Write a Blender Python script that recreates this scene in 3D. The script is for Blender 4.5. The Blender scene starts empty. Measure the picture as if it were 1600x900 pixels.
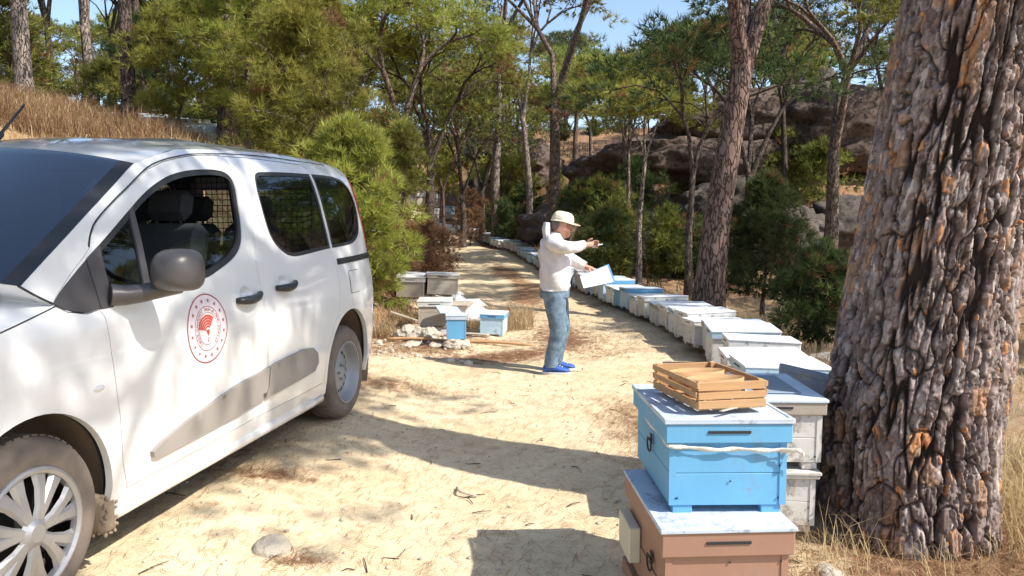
import bpy, bmesh, math, random
import numpy as np
from mathutils import Vector, Matrix
from mathutils.geometry import delaunay_2d_cdt
random.seed(7)
rng = np.random.default_rng(11)
SC = bpy.context.scene
COL = SC.collection
# ------------------------------------------------------------------ camera
F, PITCH, CAMH = 1155.6, 0.089375, 1.5
cam = bpy.data.cameras.new("camera")
cam.sensor_width = 36.0
cam.lens = F / 1600.0 * 36.0
cam.clip_start, cam.clip_end = 0.05, 3000
camo = bpy.data.objects.new("camera", cam)
camo.location = (0, 0, CAMH)
camo.rotation_euler = (math.pi / 2 - PITCH, 0, 0)
COL.objects.link(camo)
SC.camera = camo
SC.render.resolution_x, SC.render.resolution_y = 1024, 576
SC.view_settings.view_transform = 'Standard'
SC.view_settings.look = 'None'
SC.view_settings.exposure = 0.72
SC.view_settings.gamma = 1.0
# ------------------------------------------------------------------ world + sun
SUN_EL = math.radians(46)
SUN_V = Vector((0.905, -0.425, 0)).normalized()          # horizontal direction towards the sun
W = bpy.data.worlds.new("World")
SC.world = W
W.use_nodes = True
nt = W.node_tree
bg = nt.nodes['Background']
sky = nt.nodes.new('ShaderNodeTexSky')
sky.sky_type = 'NISHITA'
sky.sun_disc = False
sky.sun_elevation = SUN_EL
sky.sun_rotation = math.atan2(SUN_V.x, SUN_V.y)
sky.air_density = 1.0
sky.dust_density = 1.2
sky.ozone_density = 1.2
nt.links.new(sky.outputs[0], bg.inputs[0])
bg.inputs[1].default_value = 0.15
sun = bpy.data.lights.new("sun", 'SUN')
sun.energy = 4.6
sun.angle = math.radians(0.55)
sun.color = (1.0, 0.94, 0.84)
suno = bpy.data.objects.new("sun", sun)
sv = Vector((SUN_V.x * math.cos(SUN_EL), SUN_V.y * math.cos(SUN_EL), math.sin(SUN_EL)))
suno.rotation_euler = sv.to_track_quat('Z', 'Y').to_euler()
suno.location = sv * 50
COL.objects.link(suno)

# ------------------------------------------------------------------ numpy noise
def _h(ix, iy, iz, s):
    with np.errstate(over='ignore'):
        h = (ix.astype(np.int64) * 374761393 + iy.astype(np.int64) * 668265263 + iz.astype(np.int64) * 2147483647 + s * 974711) & 0xFFFFFFFF
        h = ((h ^ (h >> 13)) * 1274126177) & 0xFFFFFFFF
        h = (h ^ (h >> 16)) & 0xFFFFFF
    return h / float(0xFFFFFF)
def noise2(x, y, s=0):
    x = np.asarray(x, float); y = np.asarray(y, float)
    ix = np.floor(x); iy = np.floor(y); fx = x - ix; fy = y - iy
    ux = fx * fx * (3 - 2 * fx); uy = fy * fy * (3 - 2 * fy); z = np.zeros_like(ix)
    a = _h(ix, iy, z, s); b = _h(ix + 1, iy, z, s); c = _h(ix, iy + 1, z, s); d = _h(ix + 1, iy + 1, z, s)
    return (a * (1 - ux) + b * ux) * (1 - uy) + (c * (1 - ux) + d * ux) * uy
def noise3(x, y, z, s=0):
    ix = np.floor(x); iy = np.floor(y); iz = np.floor(z); fx = x - ix; fy = y - iy; fz = z - iz
    ux = fx * fx * (3 - 2 * fx); uy = fy * fy * (3 - 2 * fy); uz = fz * fz * (3 - 2 * fz)
    def L(k):
        a = _h(ix, iy, iz + k, s); b = _h(ix + 1, iy, iz + k, s); c = _h(ix, iy + 1, iz + k, s); d = _h(ix + 1, iy + 1, iz + k, s)
        return (a * (1 - ux) + b * ux) * (1 - uy) + (c * (1 - ux) + d * ux) * uy
    return L(0) * (1 - uz) + L(1) * uz
def fbm2(x, y, s=0, o=4):
    r = 0; a = .5; n = 0
    for k in range(o):
        r = r + a * noise2(x * 2 ** k + 17.3 * k, y * 2 ** k - 9.1 * k, s + k); n += a; a *= .5
    return r / n
def fbm3(x, y, z, s=0, o=3):
    r = 0; a = .5; n = 0
    for k in range(o):
        q = 2.0 ** k
        r = r + a * noise3(x * q + 5.3 * k, y * q - 9.1 * k, z * q + 3.7 * k, s + k); n += a; a *= .5
    return r / n
def sm(t):
    t = np.clip(t, 0, 1); return t * t * (3 - 2 * t)

# ------------------------------------------------------------------ terrain height
XE_Y = [-8, 6.2, 7.6, 9, 12, 17, 24, 30, 38, 45, 60, 100]
XE_X = [-6, -5.2, -3.4, -1.75, -1.45, -1.65, -2.2, -3.0, -4.4, -6.8, -13, -30]
XR_Y = [-8, 3.0, 6, 8.5, 11.2, 13.5, 20, 26.5, 31, 36, 45, 60, 100]
XR_X = [1.0, 1.3, 1.55, 1.95, 1.85, 1.5, 1.05, .5, -.6, -2.0, -5.5, -11, -27]
def xe(y): return np.interp(y, XE_Y, XE_X)
def xr(y): return np.interp(y, XR_Y, XR_X)
def Z(x, y):
    x = np.asarray(x, float); y = np.asarray(y, float)
    z = .12 * sm((-.3 - x) / 1.2) * sm((9 - y) / 2.0)
    t = xe(y) - x + .5 * (fbm2(x * .5, y * .5, 3) - .5)
    bank = 1.85 * sm(t / 2.6) + .22 * np.clip(t, 0, 14)
    z = z + bank * sm((y - 3) / 5) * (1 - .45 * sm((y - 22) / 14))
    z = z + .35 * sm((y - 26) / 5) - .35 * sm((y - 36) / 8)
    z = z + 9.5 * sm((y - 32) / 42) + .035 * np.clip(y - 74, 0, 200)
    t2 = x - xr(y)
    z = z - .35 * sm((t2 - 1.0) / 2.5) * sm((y - 5) / 4) * sm((24 - y) / 6)
    z = z + 2.9 * sm((t2 - 3) / 7) * sm((y - 21) / 9) * (1 - sm((y - 45) / 30) * .9)
    z = z - .035 * np.clip(x - 20, 0, 200) * sm((y - 30) / 20)
    off = sm(np.maximum(t, t2 - .8) / 1.5)
    z = z + off * (fbm2(x * .35, y * .35, 21) - .5) * .9 * sm((y - 4) / 6)
    z = z + (fbm2(x * 1.3, y * 1.3, 31, 3) - .5) * (.035 + .14 * off)
    # wheel ruts of the track
    c = (xe(y) + 1.1 + xr(y)) / 2; 
    z = z - .035 * np.exp(-((np.abs(x - c) - .75) / .22) ** 2) * (1 - off) * sm((y - 6) / 3)
    return z
def gz(x, y): return float(Z(np.array([x]), np.array([y]))[0])
def atx(px, d): return (px - 800) / F * (d * math.cos(PITCH) )   # world x of a photo column seen at ground distance d

# ------------------------------------------------------------------ mesh helpers
def mesh(name, V, Fc, mats=(), smooth=False, mi=None, attrs=None):
    me = bpy.data.meshes.new(name)
    V = np.asarray(V, dtype=np.float32)
    if isinstance(Fc, np.ndarray):
        n, k = Fc.shape
        me.vertices.add(len(V)); me.vertices.foreach_set('co', V.ravel())
        me.loops.add(n * k); me.loops.foreach_set('vertex_index', Fc.astype(np.int32).ravel())
        me.polygons.add(n)
        me.polygons.foreach_set('loop_start', np.arange(0, n * k, k, dtype=np.int32))
        me.polygons.foreach_set('loop_total', np.full(n, k, dtype=np.int32))
    else:
        me.from_pydata([tuple(map(float, v)) for v in V], [], Fc)
    for m in mats: me.materials.append(m)
    if mi is not None: me.polygons.foreach_set('material_index', np.asarray(mi, dtype=np.int32))
    me.update(calc_edges=True)
    me.validate()
    me.polygons.foreach_set('use_smooth', np.full(len(me.polygons), smooth))
    if attrs:
        for an, arr in attrs.items():
            arr = np.asarray(arr, dtype=np.float32)
            if arr.ndim == 1:
                a = me.attributes.new(an, 'FLOAT', 'POINT'); a.data.foreach_set('value', arr)
            else:
                a = me.attributes.new(an, 'FLOAT_COLOR', 'POINT'); a.data.foreach_set('color', arr.ravel())
    return me
class MB:
    """collects shapes into one mesh"""
    def __init__(s): s.V = []; s.F = []; s.M = []; s.n = 0
    def add(s, V, Fc, m=0, M=None):
        V = np.asarray(V, float)
        if M is not None: V = V @ np.array(M.to_3x3()).T + np.array(M.translation)
        s.V.append(V)
        for f in Fc: s.F.append([i + s.n for i in f]); s.M.append(m)
        s.n += len(V); return s
    def box(s, c, d, m=0, R=None, bev=.0, jit=0):
        x, y, z = [k / 2 for k in d]
        if bev > 0:
            b = min(bev, x * .9, y * .9, z * .9); V = []; idx = {}
            for sx in (-1, 1):
                for sy in (-1, 1):
                    for sz in (-1, 1):
                        for a in range(3):
                            p = [sx * (x - b), sy * (y - b), sz * (z - b)]
                            p[a] = (sx * x, sy * y, sz * z)[a]
                            idx[(sx, sy, sz, a)] = len(V); V.append(p)
            Fc = []
            for a in range(3):
                u, v = (a + 1) % 3, (a + 2) % 3
                for sg in (-1, 1):
                    q = []
                    for (p, r) in ((-1, -1), (1, -1), (1, 1), (-1, 1)):
                        k = [0, 0, 0]; k[a] = sg; k[u] = p; k[v] = r; q.append(idx[(*k, a)])
                    Fc.append(q if sg > 0 else q[::-1])
            for a in range(3):
                u, v = (a + 1) % 3, (a + 2) % 3
                for p in (-1, 1):
                    for r in (-1, 1):
                        def K(e, ax):
                            k = [0, 0, 0]; k[a] = e; k[u] = p; k[v] = r; return idx[(*k, ax)]
                        q = [K(-1, u), K(1, u), K(1, v), K(-1, v)]
                        Fc.append(q if p * r < 0 else q[::-1])
            for sx in (-1, 1):
                for sy in (-1, 1):
                    for sz in (-1, 1):
                        q = [idx[(sx, sy, sz, a)] for a in range(3)]
                        Fc.append(q if sx * sy * sz > 0 else q[::-1])
        else:
            V = [(i, j, k) for i in (-x, x) for j in (-y, y) for k in (-z, z)]
            Fc = [(0, 1, 3, 2), (4, 6, 7, 5), (0, 4, 5, 1), (2, 3, 7, 6), (0, 2, 6, 4), (1, 5, 7, 3)]
        V = np.array(V, float)
        if jit: V += rng.uniform(-jit, jit, V.shape)
        if R is not None: V = V @ np.array(R.to_3x3()).T
        return s.add(V + np.array(c), Fc, m)
    def tube(s, P, r, n=8, m=0, cap=True, flat=1.0):
        P = np.asarray(P, float); k = len(P)
        r = np.full(k, r) if np.isscalar(r) else np.asarray(r, float)
        T = np.gradient(P, axis=0); T /= np.linalg.norm(T, axis=1)[:, None] + 1e-9
        up = np.array([0, 0, 1.0]) if abs(T[0][2]) < .9 else np.array([1.0, 0, 0])
        V = []; u = np.cross(up, T[0]); u /= np.linalg.norm(u)
        for i in range(k):
            u = u - T[i] * u.dot(T[i]); u /= np.linalg.norm(u) + 1e-9; v = np.cross(T[i], u)
            for j in range(n):
                a = 2 * math.pi * j / n; V.append(P[i] + r[i] * (math.cos(a) * u + flat * math.sin(a) * v))
        Fc = [(i * n + j, i * n + (j + 1) % n, (i + 1) * n + (j + 1) % n, (i + 1) * n + j) for i in range(k - 1) for j in range(n)]
        if cap: Fc += [tuple(range(n))[::-1], tuple((k - 1) * n + j for j in range(n))]
        return s.add(V, Fc, m)
    def lathe(s, prof, n=32, m=0, M=None, axis='y'):
        # prof: (r, h) pairs turned about the y axis
        V = []; k = len(prof)
        for (r, h) in prof:
            for j in range(n):
                a = 2 * math.pi * j / n; V.append((r * math.cos(a), h, r * math.sin(a)))
        Fc = [(i * n + j, (i + 1) * n + j, (i + 1) * n + (j + 1) % n, i * n + (j + 1) % n) for i in range(k - 1) for j in range(n)]
        return s.add(V, Fc, m, M)
    def ell(s, c, r, n=12, m=0, R=None):
        V = []; Fc = []
        for i in range(n + 1):
            t = math.pi * i / n
            for j in range(2 * n):
                a = math.pi * j / n; V.append((r[0] * math.sin(t) * math.cos(a), r[1] * math.sin(t) * math.sin(a), r[2] * math.cos(t)))
        w = 2 * n
        for i in range(n):
            for j in range(w): Fc.append((i * w + j, (i + 1) * w + j, (i + 1) * w + (j + 1) % w, i * w + (j + 1) % w))
        V = np.array(V)
        if R is not None: V = V @ np.array(R.to_3x3()).T
        return s.add(V + np.array(c), Fc, m)
    def data(s, name, mats, smooth=False):
        V = np.concatenate(s.V) if s.V else np.zeros((0, 3))
        return mesh(name, V, s.F, mats, smooth, s.M)
def link(name, me, parent=None, loc=(0, 0, 0), rot=(0, 0, 0)):
    o = bpy.data.objects.new(name, me); COL.objects.link(o)
    o.location = loc; o.rotation_euler = rot
    if parent is not None: o.parent = parent
    return o
def obj(name, mb, mats, parent=None, smooth=False, loc=(0, 0, 0), rot=(0, 0, 0)):
    if not isinstance(mats, (list, tuple)): mats = [mats]
    return link(name, mb.data(name, mats, smooth), parent, loc, rot)
def thing(name, label, cat, loc=(0, 0, 0), rot=(0, 0, 0), group=None):
    o = link(name, None, None, loc, rot); o['label'] = label; o['category'] = cat
    o.empty_display_size = .2
    if group: o['group'] = group
    return o
def tag(o, label, cat, group=None, kind=None):
    if label: o['label'] = label
    if cat: o['category'] = cat
    if group: o['group'] = group
    if kind: o['kind'] = kind
    return o
def copy_tree(o, parent=None):
    c = o.copy(); COL.objects.link(c)
    if parent is not None: c.parent = parent
    for ch in list(KIDS.get(o.name, [])) or [k for k in o.children]:
        copy_tree(ch, c)
    return c
KIDS = {}
def shade_auto(o, ang=35):
    me = o.data
    for p in me.polygons: p.use_smooth = True
    bm = bmesh.new(); bm.from_mesh(me)
    for e in bm.edges:
        if len(e.link_faces) == 2 and e.calc_face_angle(0) > math.radians(ang): e.smooth = False
    bm.to_mesh(me); bm.free()
    return o
def curve(P, n=8, closed=True):
    """Catmull-Rom resampling of 2-D / 3-D points"""
    P = np.asarray(P, float); k = len(P); out = []
    rngi = range(k) if closed else range(k - 1)
    for i in rngi:
        if closed: p0, p1, p2, p3 = P[i - 1], P[i], P[(i + 1) % k], P[(i + 2) % k]
        else: p0, p1, p2, p3 = P[max(i - 1, 0)], P[i], P[i + 1], P[min(i + 2, k - 1)]
        for j in range(n):
            t = j / n
            out.append(.5 * (2 * p1 + (p2 - p0) * t + (2 * p0 - 5 * p1 + 4 * p2 - p3) * t * t + (-p0 + 3 * p1 - 3 * p2 + p3) * t ** 3))
    if not closed: out.append(P[-1])
    return np.array(out)

# ------------------------------------------------------------------ materials
def rgb(r, g, b):
    f = lambda c: (c / 255 / 12.92) if c / 255 <= .04045 else ((c / 255 + .055) / 1.055) ** 2.4
    return (f(r), f(g), f(b))
class NT:
    def __init__(s, name):
        s.m = bpy.data.materials.new(name); s.m.use_nodes = True; s.t = s.m.node_tree
        s.p = s.t.nodes['Principled BSDF']; s.out = s.t.nodes['Material Output']
        s.tc = s.t.nodes.new('ShaderNodeTexCoord')
    def n(s, typ, **kw):
        q = s.t.nodes.new(typ)
        for k, v in kw.items(): setattr(q, k, v)
        return q
    def l(s, a, b): s.t.links.new(a, b)
    def noise(s, scale, detail=4, rough=.55, vec=None, st=None, coord='Object', dist=0):
        q = s.n('ShaderNodeTexNoise'); q.inputs['Scale'].default_value = scale; q.inputs['Detail'].default_value = detail
        q.inputs['Roughness'].default_value = rough; q.inputs['Distortion'].default_value = dist
        v = vec or s.tc.outputs[coord]
        if st:
            mp = s.n('ShaderNodeMapping'); mp.inputs['Scale'].default_value = st; s.l(v, mp.inputs[0]); v = mp.outputs[0]
        s.l(v, q.inputs['Vector']); return q.outputs['Fac']
    def ramp(s, fac, stops, interp='LINEAR'):
        q = s.n('ShaderNodeValToRGB'); cr = q.color_ramp; cr.interpolation = interp
        while len(cr.elements) < len(stops): cr.elements.new(.5)
        for e, (p, c) in zip(cr.elements, stops):
            e.position = p; e.color = (*c, 1) if len(c) == 3 else c
        s.l(fac, q.inputs[0]); return q.outputs[0]
    def mix(s, fac, a, b, typ='MIX'):
        q = s.n('ShaderNodeMix', data_type='RGBA', blend_type=typ)
        if isinstance(fac, (int, float)): q.inputs[0].default_value = fac
        else: s.l(fac, q.inputs[0])
        for i, v in ((6, a), (7, b)):
            if isinstance(v, tuple): q.inputs[i].default_value = (*v, 1) if len(v) == 3 else v
            else: s.l(v, q.inputs[i])
        return q.outputs[2]
    def math(s, op, a, b=None):
        q = s.n('ShaderNodeMath', operation=op)
        for i, v in enumerate((a, b)):
            if v is None: continue
            if isinstance(v, (int, float)): q.inputs[i].default_value = v
            else: s.l(v, q.inputs[i])
        return q.outputs[0]
    def bump(s, h, strength=.3, dist=.01):
        q = s.n('ShaderNodeBump'); q.inputs['Strength'].default_value = strength; q.inputs['Distance'].default_value = dist
        s.l(h, q.inputs['Height']); s.l(q.outputs[0], s.p.inputs['Normal']); return q
    def col(s, c):
        if isinstance(c, tuple): s.p.inputs['Base Color'].default_value = (*c, 1)
        else: s.l(c, s.p.inputs['Base Color'])
    def set(s, **kw):
        for k, v in kw.items():
            k = k.replace('_', ' ')
            i = s.p.inputs[k]
            if isinstance(v, (int, float, tuple)): i.default_value = v
            else: s.l(v, i)
def plain(name, c, rough=.6, metal=0, var=.0, sc=8, bump=0, coat=0, spec=.5):
    m = NT(name)
    if var:
        f = m.noise(sc, 5); m.col(m.mix(f, tuple(k * (1 - var) for k in c), tuple(min(1, k * (1 + var)) for k in c)))
        if bump: m.bump(f, bump, .005)
    else: m.col(c)
    m.set(Roughness=rough, Metallic=metal, Coat_Weight=coat, Specular_IOR_Level=spec)
    return m.m

def m_ground():
    m = NT('sandy_ground')
    at = m.n('ShaderNodeAttribute', attribute_name='cover')     # r: dirt track, g: litter, b: dry grass
    sep = m.n('ShaderNodeSeparateColor'); m.l(at.outputs['Color'], sep.inputs[0])
    n1 = m.noise(1.1, 8, .6); n2 = m.noise(9, 6, .65); n3 = m.noise(60, 4, .7)
    sand = m.mix(m.ramp(n1, [(.35, (0,) * 3), (.65, (1,) * 3)]), (.60, .475, .300), (.71, .595, .405))
    sand = m.mix(m.ramp(n2, [(.5, (0,) * 3), (.72, (1,) * 3)]), sand, (.50, .375, .24))
    sand = m.mix(m.ramp(n3, [(.25, (1,) * 3), (.48, (0,) * 3)]), sand, (.42, .33, .22))
    lit = m.mix(m.ramp(m.noise(22, 6, .7), [(.35, (0,) * 3), (.65, (1,) * 3)]), (.16, .09, .05), (.38, .235, .135))
    gr = m.mix(m.ramp(m.noise(14, 6, .7), [(.3, (0,) * 3), (.7, (1,) * 3)]), (.26, .17, .085), (.44, .33, .18))
    fl = m.math('ADD', sep.outputs[1], m.math('MULTIPLY', m.math('SUBTRACT', n2, .5), 1.1))
    fl = m.ramp(fl, [(.42, (0,) * 3), (.66, (1,) * 3)])
    soil = m.mix(m.ramp(n1, [(.4, (0,) * 3), (.6, (1,) * 3)]), (.24, .175, .115), (.38, .295, .20))
    base = m.mix(sep.outputs[0], soil, sand)
    base = m.mix(sep.outputs[2], base, gr)
    base = m.mix(fl, base, lit)
    m.col(base)
    h = m.math('ADD', m.math('MULTIPLY', n3, .5), n2)
    # fine stringy litter relief
    m.bump(h, .55, .03)
    m.set(Roughness=.95, Specular_IOR_Level=.15)
    return m.m
def m_foliage(name, dark, mid, light):
    m = NT(name)
    at = m.n('ShaderNodeAttribute', attribute_name='tint')
    oi = m.n('ShaderNodeObjectInfo')
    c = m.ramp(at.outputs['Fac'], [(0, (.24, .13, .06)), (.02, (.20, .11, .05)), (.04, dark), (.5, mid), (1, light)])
    hs = m.n('ShaderNodeHueSaturation')
    m.l(m.math('ADD', .485, m.math('MULTIPLY', oi.outputs['Random'], .03)), hs.inputs['Hue'])
    m.l(m.math('ADD', .85, m.math('MULTIPLY', oi.outputs['Random'], .3)), hs.inputs['Value'])
    m.l(c, hs.inputs['Color'])
    m.l(hs.outputs[0], m.p.inputs['Base Color'])
    m.set(Roughness=.55, Specular_IOR_Level=.35)
    tr = m.n('ShaderNodeBsdfTranslucent'); m.l(hs.outputs[0], tr.inputs['Color'])
    mx = m.n('ShaderNodeMixShader'); mx.inputs[0].default_value = .46
    m.l(m.p.outputs[0], mx.inputs[1]); m.l(tr.outputs[0], mx.inputs[2]); m.l(mx.outputs[0], m.out.inputs[0])
    return m.m
def m_bark(name, a, b, st=(6, 6, 1.6)):
    m = NT(name)
    mp = m.n('ShaderNodeMapping'); mp.inputs['Scale'].default_value = st; m.l(m.tc.outputs['Object'], mp.inputs[0])
    v = m.n('ShaderNodeTexVoronoi', feature='DISTANCE_TO_EDGE'); v.inputs['Scale'].default_value = 2.6
    ns = m.n('ShaderNodeTexNoise'); ns.inputs['Scale'].default_value = 2; m.l(mp.outputs[0], ns.inputs[0])
    vm = m.n('ShaderNodeVectorMath', operation='ADD'); m.l(mp.outputs[0], vm.inputs[0]); m.l(ns.outputs['Color'], vm.inputs[1])
    m.l(vm.outputs[0], v.inputs['Vector'])
    e = m.ramp(v.outputs['Distance'], [(.0, (0,) * 3), (.13, (1,) * 3)])
    n = m.noise(7, 5)
    c = m.mix(n, a, b)
    c = m.mix(e, (.045, .03, .024), c)
    m.col(c); m.bump(m.math('ADD', e, m.math('MULTIPLY', n, .4)), .9, .03); m.set(Roughness=.92, Specular_IOR_Level=.2)
    return m.m
def m_paintwood(name, paint, wood=(.36, .31, .26), chip=.35, dirt=(.20, .17, .14), st=(1, 1, 1), rough=.62):
    m = NT(name)
    g = m.noise(9, 8, .68, st=st); g2 = m.noise(55, 5, .6, st=(1, 1, .35)); big = m.noise(2.3, 4)
    c = m.mix(m.ramp(big, [(.3, (0,) * 3), (.7, (1,) * 3)]), tuple(k * .86 for k in paint), tuple(min(.9, k * 1.06) for k in paint))
    g = m.math('ADD', m.math('MULTIPLY', g, .62), m.math('MULTIPLY', m.noise(44, 6, .75, st=(1, 1, 1)), .38))
    lo = .68 - chip * .38
    msk = m.ramp(g, [(lo, (0,) * 3), (lo + .07, (1,) * 3)])
    c = m.mix(msk, c, m.mix(g2, tuple(k * .7 for k in wood), wood))
    c = m.mix(m.ramp(m.noise(4.2, 7, .7), [(.56, (0,) * 3), (.8, (.6,) * 3)]), c, dirt)
    m.col(c); m.bump(m.math('SUBTRACT', m.math('MULTIPLY', g2, .5), m.math('MULTIPLY', msk, .6)), .35, .004)
    m.set(Roughness=rough, Specular_IOR_Level=.35)
    return m.m
def m_rawwood(name, a, b, st=(18, 18, 1.5)):
    m = NT(name)
    g = m.noise(3, 7, .6, st=st, dist=.6); k = m.noise(3.5, 5)
    c = m.mix(g, a, b); c = m.mix(m.ramp(k, [(.55, (0,) * 3), (.8, (.55,) * 3)]), c, (.2, .13, .08))
    m.col(c); m.bump(g, .4, .004); m.set(Roughness=.75, Specular_IOR_Level=.3)
    return m.m
def m_carpaint():
    m = NT('white_car_paint')
    d = m.noise(3.1, 7, .6); d2 = m.noise(40, 4)
    geo = m.n('ShaderNodeSeparateXYZ'); m.l(m.tc.outputs['Object'], geo.inputs[0])
    low = m.ramp(geo.outputs[2], [(.28, (1,) * 3), (.75, (0,) * 3)])          # road dust thrown up along the sills
    f = m.math('MULTIPLY', low, m.ramp(d, [(.35, (0,) * 3), (.75, (.55,) * 3)]))
    c = m.mix(f, (.74, .75, .76), (.50, .42, .32))
    m.col(c); m.set(Roughness=.32, Coat_Weight=1.0, Coat_Roughness=.06, Specular_IOR_Level=.5)
    return m.m
def m_glass(name, tint=(.30, .36, .36), refl=1.0):
    m = NT(name)
    t = m.t; t.nodes.remove(m.p)
    tr = m.n('ShaderNodeBsdfTransparent'); tr.inputs[0].default_value = (*tint, 1)
    gl = m.n('ShaderNodeBsdfGlossy'); gl.inputs['Roughness'].default_value = .02; gl.inputs[0].default_value = (.95, .97, 1, 1)
    fr = m.n('ShaderNodeFresnel'); geo = m.n('ShaderNodeNewGeometry'); m.l(m.math('ADD', 1.5, m.math('MULTIPLY', geo.outputs['Backfacing'], -0.0)), fr.inputs[0])
    mx = m.n('ShaderNodeMixShader'); m.l(m.math('MULTIPLY', fr.outputs[0], refl), mx.inputs[0]); m.l(tr.outputs[0], mx.inputs[1]); m.l(gl.outputs[0], mx.inputs[2])
    m.l(mx.outputs[0], m.out.inputs[0]); return m.m
def m_tyre():
    m = NT('dusty_tyre_rubber')
    n = m.noise(6, 6, .6); m.col(m.mix(m.ramp(n, [(.3, (0,) * 3), (.7, (1,) * 3)]), (.10, .085, .075), (.22, .18, .15)))
    m.set(Roughness=.9, Specular_IOR_Level=.2); return m.m
def m_cloth(name, a, b, sc=6, rough=.85):
    m = NT(name); n = m.noise(sc, 5, .6); w = m.noise(70, 2)
    m.col(m.mix(m.ramp(n, [(.35, (0,) * 3), (.65, (1,) * 3)]), a, b)); m.bump(m.math('ADD', n, m.math('MULTIPLY', w, .15)), .5, .02)
    m.set(Roughness=rough, Specular_IOR_Level=.2); return m.m
def m_rock(name, a, b, c2=None):
    m = NT(name); n = m.noise(.9, 9, .65); n2 = m.noise(7, 8, .7)
    c = m.mix(m.ramp(n, [(.35, (0,) * 3), (.65, (1,) * 3)]), a, b)
    if c2: c = m.mix(m.ramp(n2, [(.5, (0,) * 3), (.62, (1,) * 3)]), c, c2)
    m.col(c); m.bump(m.math('ADD', n, n2), .8, .08); m.set(Roughness=.95, Specular_IOR_Level=.15); return m.m
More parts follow.
